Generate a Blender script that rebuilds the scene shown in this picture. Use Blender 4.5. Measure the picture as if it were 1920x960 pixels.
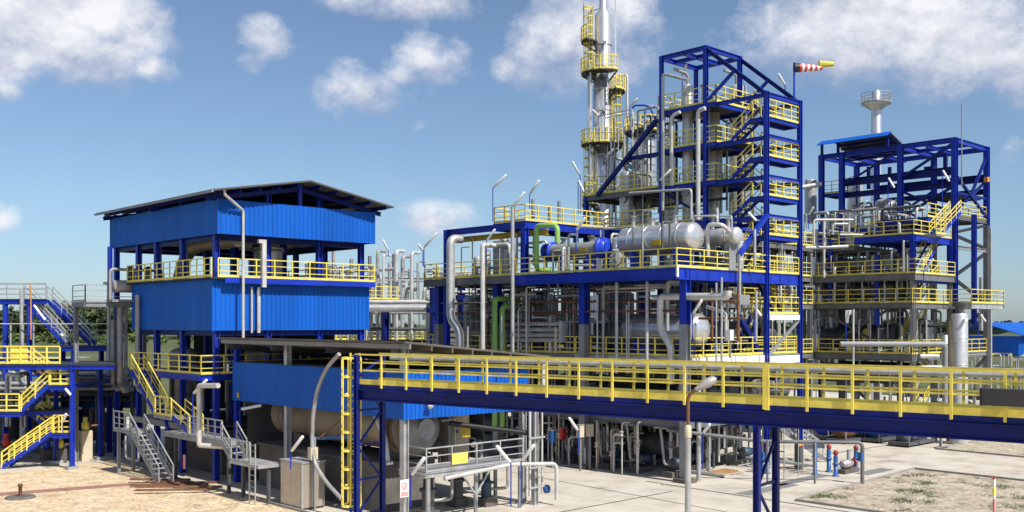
import bpy, math, random
from mathutils import Vector, Matrix
R = math.radians
random.seed(7)
for _o in list(bpy.data.objects):
    bpy.data.objects.remove(_o)
SC = bpy.context.scene
COL = SC.collection

# ------------------------------------------------------------------ camera
FPX, EYE, HOR = 1880.0, 9.2, 605.0          # focal length in px of the 1920 px picture, eye height, horizon row
cd = bpy.data.cameras.new('camera')
cam = bpy.data.objects.new('camera', cd); COL.objects.link(cam)
cam.location = (0, 0, EYE); cam.rotation_euler = (R(90), 0, 0)
cd.sensor_width = 36; cd.lens = FPX / 1920 * 36; cd.shift_y = (HOR - 480) / 1920
cd.clip_start = 0.1; cd.clip_end = 6000
SC.camera = cam
SC.render.resolution_x, SC.render.resolution_y = 1024, 512

# ------------------------------------------------------------------ sun, sky
SUN_EL = R(49)
sdir = Vector((0.705, -0.709, 0)).normalized()     # horizontal direction to the sun
sun_d = bpy.data.lights.new('sun', 'SUN'); sun_d.energy = 5.0; sun_d.angle = R(0.5); sun_d.color = (1.0, 0.95, 0.86)
sun = bpy.data.objects.new('sun', sun_d); COL.objects.link(sun)
tosun = Vector((sdir.x * math.cos(SUN_EL), sdir.y * math.cos(SUN_EL), math.sin(SUN_EL)))
sun.rotation_euler = tosun.to_track_quat('Z', 'Y').to_euler()
W = bpy.data.worlds.new('World'); SC.world = W; W.use_nodes = True
wn, wl = W.node_tree.nodes, W.node_tree.links
wn.clear()

def world_sky():
    out = wn.new('ShaderNodeOutputWorld'); bg = wn.new('ShaderNodeBackground')
    bg.inputs[1].default_value = 0.066
    sky = wn.new('ShaderNodeTexSky'); sky.sky_type = 'NISHITA'; sky.sun_disc = False
    sky.sun_elevation = SUN_EL; sky.sun_rotation = math.atan2(sdir.x, sdir.y)
    sky.air_density = 1.0; sky.dust_density = 0.35; sky.ozone_density = 2.6
    tc = wn.new('ShaderNodeTexCoord')
    def M(op, a, b=None, c=None, clamp=False):
        n = wn.new('ShaderNodeMath'); n.operation = op; n.use_clamp = clamp
        for i, v in enumerate((a, b, c)):
            if v is None: continue
            if isinstance(v, (int, float)): n.inputs[i].default_value = v
            else: wl.new(v, n.inputs[i])
        return n.outputs[0]
    sep = wn.new('ShaderNodeSeparateXYZ'); wl.new(tc.outputs['Generated'], sep.inputs[0])
    x, y, z = sep.outputs
    az = M('ARCTAN2', x, y); el = M('ARCSINE', z)
    def noise(scale, detail, rough, off=(0, 0, 0), zs=1.35):
        mp = wn.new('ShaderNodeMapping'); wl.new(tc.outputs['Generated'], mp.inputs[0])
        mp.inputs['Location'].default_value = off; mp.inputs['Scale'].default_value = (1, 1, zs)
        n = wn.new('ShaderNodeTexNoise'); n.inputs['Scale'].default_value = scale
        n.inputs['Detail'].default_value = detail; n.inputs['Roughness'].default_value = rough
        wl.new(mp.outputs[0], n.inputs['Vector']); return n.outputs['Fac']
    nz = noise(9.0, 10, 0.64); nz2 = noise(9.0, 10, 0.64, (0.006, 0, -0.016)); fine = noise(26, 8, 0.6, (3, 1, 2))
    # cumulus: azimuth, elevation, half widths, weight (the rest of the sky gets its own clouds below)
    blobs = []
    def blob(px, py, rx, ry, wgt):
        a = math.atan2(px - 960, FPX); d = math.hypot(px - 960, FPX); e = math.atan2(HOR - py, d)
        blobs.append((a, e, rx / FPX, ry / FPX, wgt))
    blob(60, 20, 260, 140, 1.25); blob(150, 95, 170, 80, .95); blob(-40, 90, 200, 90, 1.0); blob(280, 130, 60, 40, .7)
    blob(488, 74, 80, 60, .74); blob(466, 112, 50, 48, .62); blob(790, 5, 210, 52, .75)
    blob(690, 168, 125, 75, .82); blob(800, 112, 100, 66, .78); blob(745, 140, 110, 60, .6); blob(1085, 80, 190, 115, .85); blob(1175, 20, 70, 100, .6)
    blob(1600, 50, 270, 120, 1.2); blob(1790, 70, 230, 130, 1.15); blob(1930, 110, 170, 90, .9); blob(1470, 95, 140, 50, .7)
    blob(10, 170, 45, 35, .7); blob(0, 415, 45, 45, .45); blob(820, 410, 105, 42, .56); blob(1590, -60, 300, 90, .8)
    blob(1900, 285, 50, 35, .35); blob(785, 235, 32, 22, .42); blob(950, 120, 40, 40, .5)
    dens, num, den = None, None, None
    for a, e, rx, ry, wg in blobs:
        dx = M('DIVIDE', M('SUBTRACT', az, a), rx); dy = M('DIVIDE', M('SUBTRACT', el, e), ry)
        d2 = M('SQRT', M('ADD', M('MULTIPLY', dx, dx), M('MULTIPLY', dy, dy)))
        f = M('MULTIPLY', M('SUBTRACT', 1.0, d2, clamp=True), wg)
        fy = M('MULTIPLY', f, dy)
        dens = f if dens is None else M('MAXIMUM', dens, f)
        num = fy if num is None else M('ADD', num, fy)
        den = f if den is None else M('ADD', den, f)
    away = M('MULTIPLY', M('LESS_THAN', y, 0.55), M('MULTIPLY', M('SUBTRACT', noise(2.2, 4, .5, (5, 2, 1)), .46, clamp=True), 3.0))
    dens = M('ADD', dens, away)
    raw = M('ADD', M('MULTIPLY', dens, 1.25), M('ADD', M('MULTIPLY', M('SUBTRACT', nz, .5), 2.1), M('MULTIPLY', M('SUBTRACT', fine, .5), .75)))
    mask = M('MULTIPLY', M('SMOOTH_MIN', M('DIVIDE', M('SUBTRACT', raw, .14, clamp=True), .70), 1.0, .34), M('GREATER_THAN', dens, .001))
    mask = M('MULTIPLY', mask, M('MULTIPLY', dens, 6.0, clamp=True), clamp=True)
    loc = M('DIVIDE', num, M('ADD', den, .02))
    lit = M('ADD', M('ADD', .62, M('MULTIPLY', loc, .75)), M('MULTIPLY', M('SUBTRACT', nz, nz2), 3.2), clamp=True)
    cr = wn.new('ShaderNodeMixRGB'); wl.new(lit, cr.inputs[0])
    cr.inputs[1].default_value = (5.4, 6.0, 7.9, 1); cr.inputs[2].default_value = (12.4, 12.4, 12.8, 1)
    # thin high veil that whitens the sky towards the horizon
    tint = wn.new('ShaderNodeMixRGB'); tint.blend_type = 'MULTIPLY'; tint.inputs[0].default_value = 1
    wl.new(sky.outputs[0], tint.inputs[1]); 
    tr = wn.new('ShaderNodeValToRGB'); wl.new(el, tr.inputs[0]); te = tr.color_ramp.elements
    te[0].position, te[0].color = 0.0, (.62, .78, 1.0, 1); te[1].position, te[1].color = .34, (.98, 1.0, 1.0, 1)
    tm = te.new(.12); tm.color = (.86, .95, 1.0, 1)
    gain = wn.new('ShaderNodeMixRGB'); gain.blend_type = 'MULTIPLY'; gain.inputs[0].default_value = 1; wl.new(tr.outputs[0], gain.inputs[1]); gain.inputs[2].default_value = (1.42, 1.39, 1.44, 1)
    wl.new(gain.outputs[0], tint.inputs[2])
    mx = wn.new('ShaderNodeMixRGB'); wl.new(M('MULTIPLY', mask, .95), mx.inputs[0]); wl.new(tint.outputs[0], mx.inputs[1]); wl.new(cr.outputs[0], mx.inputs[2])
    wl.new(mx.outputs[0], bg.inputs[0]); wl.new(bg.outputs[0], out.inputs[0])
    return tint
SKY_TINT = world_sky()
SC.view_settings.view_transform = 'Standard'; SC.view_settings.look = 'None'
SC.view_settings.gamma = 1; SC.view_settings.use_curve_mapping = False
SC.view_settings.exposure = 0.26
SC.render.engine = 'CYCLES'
SC.cycles.max_bounces = 6; SC.cycles.diffuse_bounces = 3; SC.cycles.glossy_bounces = 3

# ------------------------------------------------------------------ materials
MATS = {}
def mat(name, col, rough=.6, metal=0.0, var=.12, scale=.6, bump=0.0, bscale=20, streak=False, dirt=None, spec=.5):
    m = bpy.data.materials.new(name); m.use_nodes = True
    n, l = m.node_tree.nodes, m.node_tree.links
    b = n['Principled BSDF']; b.inputs['Roughness'].default_value = rough; b.inputs['Metallic'].default_value = metal; b.inputs['Specular IOR Level'].default_value = spec
    geo = n.new('ShaderNodeNewGeometry')
    mp = n.new('ShaderNodeMapping'); l.new(geo.outputs['Position'], mp.inputs[0])
    mp.inputs['Scale'].default_value = (1, 1, .12) if streak else (1, 1, 1)
    nz = n.new('ShaderNodeTexNoise'); nz.inputs['Scale'].default_value = scale; nz.inputs['Detail'].default_value = 6
    nz.inputs['Roughness'].default_value = .65; l.new(mp.outputs[0], nz.inputs['Vector'])
    rp = n.new('ShaderNodeValToRGB'); l.new(nz.outputs['Fac'], rp.inputs[0])
    d = dirt or tuple(c * (1 - 2.2 * var) for c in col)
    rp.color_ramp.elements[0].position = .3; rp.color_ramp.elements[0].color = (*d, 1)
    rp.color_ramp.elements[1].position = .62; rp.color_ramp.elements[1].color = (*[min(1, c * (1 + var * .5)) for c in col], 1)
    l.new(rp.outputs[0], b.inputs['Base Color'])
    if bump:
        bn = n.new('ShaderNodeTexNoise'); bn.inputs['Scale'].default_value = bscale; bn.inputs['Detail'].default_value = 5
        l.new(geo.outputs['Position'], bn.inputs['Vector'])
        bp = n.new('ShaderNodeBump'); bp.inputs['Strength'].default_value = bump; bp.inputs['Distance'].default_value = .05
        l.new(bn.outputs['Fac'], bp.inputs['Height']); l.new(bp.outputs[0], b.inputs['Normal'])
    MATS[name] = m
    return m
BLUE = mat('blue_steel_paint', (.010, .036, .40), .42, spec=.3, var=.14, scale=.8)
NAVY = mat('dark_blue_steel_paint', (.005, .014, .165), .45, spec=.25, var=.16, scale=.7)
CLAD = mat('blue_profiled_sheet', (.006, .105, .50), .5, spec=.22, var=.11, scale=.5, streak=True)
YEL = mat('yellow_rail_paint', (.85, .70, .125), .45, var=.13, scale=2.2)
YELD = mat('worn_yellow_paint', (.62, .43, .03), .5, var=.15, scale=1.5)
GALV = mat('galvanised_steel', (.46, .47, .48), .45, .35, var=.14, scale=1.6)
GREY = mat('grey_steel_paint', (.25, .26, .275), .5, var=.12, scale=1.0)
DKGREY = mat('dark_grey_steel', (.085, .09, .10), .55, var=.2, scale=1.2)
EDGE = mat('edge_beam_grey', (.15, .155, .165), .55, var=.14, scale=1.0)  # shade on the edge beams put into a darker grey, also used elsewhere
MOTOR = mat('petrol_blue_motor', (.035, .075, .13), .5, var=.2)
PALE = mat('sunlit_fascia_tone', (.70, .70, .68), .5, var=.08)  # sunlit look of the galvanised fascia put into a paler colour
NEARBLACK = mat('near_black_brace_paint', (.022, .024, .032), .6, var=.2)  # near-black tone of the crane frame braces
DARK = mat('dark_grating', (.03, .032, .035), .7, var=.2, scale=2)
INSUL = mat('aluminium_jacket', (.66, .66, .65), .38, .6, var=.10, scale=1.8, bump=.12, bscale=6)
STEEL = mat('stainless_shell', (.72, .72, .73), .27, .72, var=.07, scale=.9, bump=.08, bscale=2.5)
PIPEW = mat('light_pipe_jacket', (.60, .59, .56), .42, .25, var=.12, scale=1.2)
PIPEG = mat('grey_pipe_paint', (.36, .36, .35), .48, .2, var=.16, scale=1.4)
RUST = mat('rust_brown_pipe', (.17, .075, .035), .75, var=.25, scale=3)
GREEN = mat('light_green_pipe_paint', (.26, .50, .12), .42, var=.08, scale=1)
WHITE = mat('white_lamp_plastic', (.82, .82, .80), .35, var=.05)
ROOFD = mat('grey_roof_sheet', (.085, .083, .078), .6, var=.14, scale=.6)
ROOFB = mat('brown_grey_roof_sheet', (.12, .105, .085), .65, var=.16, scale=.6)
DRUM = mat('beige_insulated_drum', (.36, .28, .20), .5, .2, var=.14, scale=.5)
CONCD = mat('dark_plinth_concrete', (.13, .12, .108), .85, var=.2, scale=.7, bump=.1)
BLUEV = mat('bright_blue_equipment_paint', (.014, .06, .60), .35, var=.1)
LBLUE = mat('light_blue_valve_paint', (.022, .10, .30), .4, var=.12)
RED = mat('red_paint', (.55, .03, .03), .45, var=.1)
PINK = mat('faded_red_print', (.75, .30, .30), .6, var=.08)
BLACK = mat('black_rubber', (.012, .012, .014), .5, var=.2)
BOXG = mat('graphite_box_sheet', (.045, .045, .05), .55, var=.15)
ORANGE = mat('orange_paint', (.75, .28, .02), .5, var=.1)
BEIGE = mat('beige_enclosure', (.60, .52, .38), .5, var=.1)
WOOD = mat('weathered_plank', (.20, .10, .055), .8, var=.25, scale=4)

# ------------------------------------------------------------------ frames and picking
class Frame:
    def __init__(s, ox, oy, yaw): s.ox, s.oy, s.yaw, s.c, s.s = ox, oy, yaw, math.cos(yaw), math.sin(yaw)
    def w(s, p, q, z=0): return Vector((s.ox + p * s.c - q * s.s, s.oy + p * s.s + q * s.c, z))
    def l(s, x, y, z=0):
        x -= s.ox; y -= s.oy
        return (x * s.c + y * s.s, -x * s.s + y * s.c, z)
PLANT = Frame(10.1, 57.6, R(43.26))       # p runs away to the right, q away to the left
BR = Frame(8.17, 28.4, R(-36.65))         # the footbridge: x along it, y across it
WORLD = Frame(0, 0, 0)

def pt(px, py, p=None, q=None, z=None, D=None, fr=PLANT):
    """where the line of sight through a pixel of the photograph meets a plane of the plant"""
    c = Vector(fr.l(0, 0, EYE)); u, v = (px - 960) / FPX, (HOR - py) / FPX
    d = Vector((u * fr.c + fr.s, -u * fr.s + fr.c, v))
    t = D if D is not None else (p - c.x) / d.x if p is not None else (q - c.y) / d.y if q is not None else (z - EYE) / v
    r = c + d * t
    return (r.x, r.y, r.z)
def gpt(px, py, fr=PLANT): return pt(px, py, z=0, fr=fr)

# ------------------------------------------------------------------ mesh builder
class MB:
    def __init__(s): s.v, s.f, s.sm = [], [], []
    def add(s, vs, fs, smooth=False):
        k = len(s.v); s.v += [tuple(a) for a in vs]
        for f in fs: s.f.append([i + k for i in f]); s.sm.append(smooth)
        return s
    def box(s, x0, x1, y0, y1, z0, z1):
        return s.add([(x0, y0, z0), (x1, y0, z0), (x1, y1, z0), (x0, y1, z0), (x0, y0, z1), (x1, y0, z1), (x1, y1, z1), (x0, y1, z1)],
                     [(3, 2, 1, 0), (4, 5, 6, 7), (0, 1, 5, 4), (1, 2, 6, 5), (2, 3, 7, 6), (3, 0, 4, 7)])
    def basis(s, a, b, up=None):
        a, b = Vector(a), Vector(b); d = (b - a).normalized()
        up = Vector(up) if up is not None else Vector((0, 0, 1))
        if abs(d.dot(up)) > .98: up = Vector((1, 0, 0))
        sd = d.cross(up).normalized(); u = sd.cross(d).normalized()
        return a, b, d, sd, u
    def prof(s, a, b, poly, up=None, smooth=False):
        """sweep a polygon (side, up) from a to b"""
        a, b, d, sd, u = s.basis(a, b, up); n = len(poly)
        vs = [a + sd * x + u * y for x, y in poly] + [b + sd * x + u * y for x, y in poly]
        fs = [(i, (i + 1) % n, n + (i + 1) % n, n + i) for i in range(n)] + [tuple(range(n - 1, -1, -1)), tuple(range(n, 2 * n))]
        return s.add(vs, fs, smooth)
    def bar(s, a, b, w, h=None, up=None):
        h = h or w
        return s.prof(a, b, [(-w / 2, -h / 2), (w / 2, -h / 2), (w / 2, h / 2), (-w / 2, h / 2)], up)
    def ibeam(s, a, b, w, h, t=.03, up=None):
        x, y, k = w / 2, h / 2, t * .5
        return s.prof(a, b, [(-x, -y), (x, -y), (x, -y + t), (k, -y + t), (k, y - t), (x, y - t), (x, y), (-x, y), (-x, y - t), (-k, y - t), (-k, -y + t), (-x, -y + t)], up)
    def tube(s, pts, r, n=8, bend=None, caps=True):
        P = [Vector(a) for a in pts]; bend = bend if bend is not None else r * 2.6
        Q = [P[0]]
        for i in range(1, len(P) - 1):
            a, b, c = P[i - 1], P[i], P[i + 1]; u, v = (a - b), (c - b)
            lu, lv = u.length, v.length
            if lu < 1e-6 or lv < 1e-6: continue
            k = min(bend, lu * .45, lv * .45); u, v = u / lu, v / lv
            if u.dot(v) < -.995: Q.append(b); continue
            for j in range(5):
                t = j / 4
                Q.append((b + u * k) * (1 - t) ** 2 + b * 2 * t * (1 - t) + (b + v * k) * t * t)
        Q.append(P[-1])
        d = (Q[1] - Q[0]).normalized(); nrm = d.orthogonal().normalized(); vs = []
        for i, c in enumerate(Q):
            t = (Q[min(i + 1, len(Q) - 1)] - Q[max(i - 1, 0)]).normalized()
            nrm = (nrm - t * nrm.dot(t)).normalized(); bi = t.cross(nrm)
            vs += [c + (nrm * math.cos(2 * math.pi * k / n) + bi * math.sin(2 * math.pi * k / n)) * r for k in range(n)]
        fs = [(i * n + k, i * n + (k + 1) % n, (i + 1) * n + (k + 1) % n, (i + 1) * n + k) for i in range(len(Q) - 1) for k in range(n)]
        s.add(vs, fs, True)
        if caps:
            m = len(Q) - 1
            s.add([vs[k] for k in range(n)], [tuple(range(n - 1, -1, -1))]); s.add([vs[m * n + k] for k in range(n)], [tuple(range(n))])
        return s
    def lathe(s, a, b, profile, n=20):
        """profile: (distance along a->b, radius)"""
        a, b, d, sd, u = s.basis(a, b); vs = []
        for t, r in profile:
            vs += [a + d * t + (sd * math.cos(2 * math.pi * k / n) + u * math.sin(2 * math.pi * k / n)) * max(r, .001) for k in range(n)]
        fs = [(i * n + k, i * n + (k + 1) % n, (i + 1) * n + (k + 1) % n, (i + 1) * n + k) for i in range(len(profile) - 1) for k in range(n)]
        s.add(vs, fs, True)
        m = len(profile) - 1
        s.add(vs[:n], [tuple(range(n - 1, -1, -1))]); s.add(vs[m * n:], [tuple(range(n))])
        return s
    def sheet(s, a, b, z0, z1, pitch=.30, dep=.045, out=1, z0b=None, z1b=None):
        """profiled wall sheet between two plan points"""
        a, b = Vector((a[0], a[1], 0)), Vector((b[0], b[1], 0)); L = (b - a).length; d = (b - a) / L
        nn = Vector((d.y, -d.x, 0)) * out; n = max(1, int(round(L / pitch))); st = L / n
        z0b = z0 if z0b is None else z0b; z1b = z1 if z1b is None else z1b
        line = []
        for i in range(n):
            for f, o in ((0, 0), (.5, 0), (.62, 1), (.88, 1)): line.append(((i + f) * st, o * dep))
        line.append((L, 0)); k = len(line); vs = []
        for off in (0, -.01):
            for x, o in line:
                p = a + d * x + nn * (o + off); t = x / L
                vs += [(p.x, p.y, z0 + (z0b - z0) * t), (p.x, p.y, z1 + (z1b - z1) * t)]
        fs = []
        for i in range(k - 1):
            j = 2 * i; fs.append((j, j + 2, j + 3, j + 1)); m = 2 * k + j; fs.append((m + 1, m + 3, m + 2, m))
            fs.append((j + 1, j + 3, m + 3, m + 1)); fs.append((m, m + 2, j + 2, j))
        e = 2 * (k - 1); fs += [(1, 0, 2 * k, 2 * k + 1)[::-1], (e, e + 1, 2 * k + e + 1, 2 * k + e)[::-1]]
        return s.add(vs, fs)
    def mesh(s, name, m, org=(0, 0, 0)):
        me = bpy.data.meshes.new(name)
        o = Vector(org)
        me.from_pydata([tuple(Vector(v) - o) for v in s.v], [], s.f)
        me.polygons.foreach_set('use_smooth', s.sm); me.materials.append(m); me.update()
        return me

class Thing:
    def __init__(s, ob, fr, org): s.ob, s.fr, s.org = ob, fr, org
def tag(o, label, cat, group=None, kind='thing'):
    o['label'] = label; o['category'] = cat; o['kind'] = kind
    if group: o['group'] = group
def thing(name, label, cat, org=(0, 0, 0), fr=PLANT, group=None):
    o = bpy.data.objects.new(name, None); COL.objects.link(o); o.empty_display_size = .3
    o.location = fr.w(*org); o.rotation_euler = (0, 0, fr.yaw); tag(o, label, cat, group)
    return Thing(o, fr, org)
def part(T, name, mb, m, label=None, under=None):
    o = bpy.data.objects.new(name, mb.mesh(name, m, T.org)); COL.objects.link(o)
    o.parent = under or T.ob
    if label: o['label'] = label
    return o
def solo(name, label, cat, mb, m, fr=PLANT, group=None, kind='thing'):
    """a thing that is one mesh"""
    xs, ys, zs = zip(*mb.v); org = ((min(xs) + max(xs)) / 2, (min(ys) + max(ys)) / 2, min(zs))
    o = bpy.data.objects.new(name, mb.mesh(name, m, org)); COL.objects.link(o)
    o.location = fr.w(*org); o.rotation_euler = (0, 0, fr.yaw)
    if kind == 'thing': tag(o, label, cat, group)
    else:
        o['kind'] = kind
        if label: o['label'] = label; o['category'] = cat
    return o
def dup(T, org, label=None, dyaw=0.0):
    """copy of a thing, its parts and their sub-parts"""
    r = T.ob.copy(); COL.objects.link(r); r.location = T.fr.w(*org); r.rotation_euler = (0, 0, T.fr.yaw + dyaw)
    if label: r['label'] = label
    for ch in T.ob.children:
        c = ch.copy(); COL.objects.link(c); c.parent = r
        for g in ch.children:
            e = g.copy(); COL.objects.link(e); e.parent = c
    return r
def pipe(label, pts, r, m, n=8, bend=None, group=None, name='pipe', cat='pipe', fr=PLANT, fl=()):
    mb = MB().tube(pts, r, n, bend)
    for i in fl:      # flanges at segment middles
        a, b = Vector(pts[i]), Vector(pts[i + 1]); c = (a + b) / 2; d = (b - a).normalized()
        mb.lathe(c - d * .05, c + d * .05, [(0, r), (0, r * 1.55), (.1, r * 1.55), (.1, r)], 10)
    return solo(name, label, cat, mb, m, fr, group)

POST = {}
def rail(T, pts, m=None, h=1.1, sp=1.35, t=.058, mid=2, toe=.14, skip=(), down=.0, posts=True, name='handrail', toem=None):
    """a handrail run: rails and toe board as one part, every post a sub-part"""
    m = m or YEL; mb = MB(); P = [Vector(a) for a in pts]
    levels = [h] + [h * (k + 1) / (mid + 1) for k in range(mid)]
    for i in range(len(P) - 1):
        a, b = P[i], P[i + 1]
        for k, lv in enumerate(levels):
            mb.bar(a + Vector((0, 0, lv)), b + Vector((0, 0, lv)), t if k == 0 else t * .75)
        if toe: mb.bar(a + Vector((0, 0, toe / 2 + .01)), b + Vector((0, 0, toe / 2 + .01)), .012, toe)
    if len(P) > 4: mb.bar(P[0], P[0] + Vector((0, 0, h)), t * .8)
    o = part(T, name, mb, m)
    if posts:
        key = (m.name, round(h + down, 2), t)
        if key not in POST: POST[key] = MB().box(-t * .55, t * .55, -t * .55, t * .55, -down, h - t * .4).mesh('post', m)
        done = set()
        for i in range(len(P) - 1):
            a, b = P[i], P[i + 1]; n = max(1, int(round(Vector((b.x - a.x, b.y - a.y)).length / sp)))
            for j in range(n + 1):
                c = a + (b - a) * (j / n); k = (round(c.x, 2), round(c.y, 2), round(c.z, 2))
                if k in done: continue
                done.add(k)
                e = bpy.data.objects.new('post', POST[key]); COL.objects.link(e); e.parent = o; e.location = c - Vector(T.org)
    return o
def stair(T, top, bot, w, side, sm=None, rm=None, rails=(1, 1), h=1.0, tread=True, rt=.058, rsp=1.0):
    """a flight from top to bot; side is the unit vector across it"""
    sm, rm = sm or BLUE, rm or YEL
    top, bot, side = Vector(top), Vector(bot), Vector(side); mb = MB()
    for k in (0, 1): mb.bar(top + side * w * k, bot + side * w * k, .06, .24)
    fl = part(T, 'stair_flight', mb, sm)
    if tread:
        n = max(2, int(round(abs(top.z - bot.z) / .25)))
        d = bot - top; run = Vector((d.x, d.y, 0)).normalized()
        me = MB().add([tuple(run * a + side * b + Vector((0, 0, c))) for a, b, c in
                       [(-.12, .03, -.02), (.12, .03, -.02), (.12, w - .03, -.02), (-.12, w - .03, -.02), (-.12, .03, .02), (.12, .03, .02), (.12, w - .03, .02), (-.12, w - .03, .02)]],
                      [(3, 2, 1, 0), (4, 5, 6, 7), (0, 1, 5, 4), (1, 2, 6, 5), (2, 3, 7, 6), (3, 0, 4, 7)]).mesh('tread', GALV if rm is not YEL else DKGREY)
        for i in range(1, n):
            e = bpy.data.objects.new('tread', me); COL.objects.link(e); e.parent = fl; e.location = top + d * (i / n) - Vector(T.org)
    for k in (0, 1):
        if rails[k]: rail(T, [top + side * w * k, bot + side * w * k], rm, h=h, sp=rsp, mid=2, toe=0, t=rt)
    return fl
def column(T, x, y, z0, z1, m, w=.3, name='column', under=None):
    return part(T, name, MB().ibeam((x, y, z0), (x, y, z1), w, w, .04), m, under=under)
def beam(T, a, b, m, w=.18, h=.3, name='beam'):
    return part(T, name, MB().ibeam(a, b, w, h, .03), m)
def level(T, p0, p1, q0, q1, z, bm, bh=.35, rails='', rm=None, dm=None, rsp=1.35, gap=None, joist=True, posts=True, toe=.14):
    """a platform level: grating, edge beams, handrails on the named sides (L: p0, F: q0, R: p1, B: q1)"""
    dm = dm or DARK
    part(T, 'deck', MB().box(p0 + .06, p1 - .06, q0 + .06, q1 - .06, z - .05, z), dm)
    zb = z - .02 - bh / 2
    for a, b in (((p0, q0), (p0, q1)), ((p1, q0), (p1, q1))):
        part(T, 'edge_beam', MB().ibeam((a[0], a[1] + .0, zb), (b[0], b[1], zb), .16, bh), bm)
    for a, b in (((p0 + .085, q0 + .08), (p1 - .085, q0 + .08)), ((p0 + .085, q1 - .08), (p1 - .085, q1 - .08))):
        part(T, 'edge_beam', MB().ibeam((a[0], a[1], zb), (b[0], b[1], zb), .16, bh), bm)
    if joist:
        n = max(1, int((q1 - q0) / 2.4))
        for i in range(1, n):
            y = q0 + (q1 - q0) * i / n
            part(T, 'joist', MB().bar((p0 + .09, y, zb - .03), (p1 - .09, y, zb - .03), .12, bh * .7), bm)
    e = .05
    runs = {'L': [(p0 + e, q0 + e, z), (p0 + e, q1 - e, z)], 'F': [(p0 + e, q0 + e, z), (p1 - e, q0 + e, z)],
            'R': [(p1 - e, q0 + e, z), (p1 - e, q1 - e, z)], 'B': [(p0 + e, q1 - e, z), (p1 - e, q1 - e, z)]}
    for k in rails: rail(T, runs[k], rm, sp=rsp, posts=posts, toe=toe)
def brace(T, a, b, m, w=.14): return part(T, 'brace', MB().bar(a, b, w), m)
def ladder(T, x, y, z0, z1, side, m, w=.45, cage=None, name='ladder', under=None):
    """side: unit vector across; cage: unit vector outwards"""
    sd = Vector(side); c = Vector((x, y, 0)); mb = MB()
    for k in (-1, 1):
        a = c + sd * (k * w / 2); mb.bar(a + Vector((0, 0, z0)), a + Vector((0, 0, z1)), .055)
    z = z0 + .3
    while z < z1:
        mb.bar(c - sd * (w / 2) + Vector((0, 0, z)), c + sd * (w / 2) + Vector((0, 0, z)), .026); z += .3
    o = part(T, name, mb, m, under=under)
    if cage is not None:
        cg = Vector(cage); mb = MB(); z = z0 + .15
        arc = [c + sd * (math.cos(t) * .36) + cg * (math.sin(t) * .62 + .02) for t in [math.pi * i / 8 for i in range(9)]]
        zs = []
        while z < z1 + .05: zs.append(z); z += .72
        for zz in zs:
            for i in range(8): mb.bar(arc[i] + Vector((0, 0, zz)), arc[i + 1] + Vector((0, 0, zz)), .02, .09)
        for i in (0, 2, 4, 6, 8): mb.bar(arc[i] + Vector((0, 0, zs[0])), arc[i] + Vector((0, 0, zs[-1])), .05, .02)
        part(T, 'safety_cage', mb, m, under=None)
    return o
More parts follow.
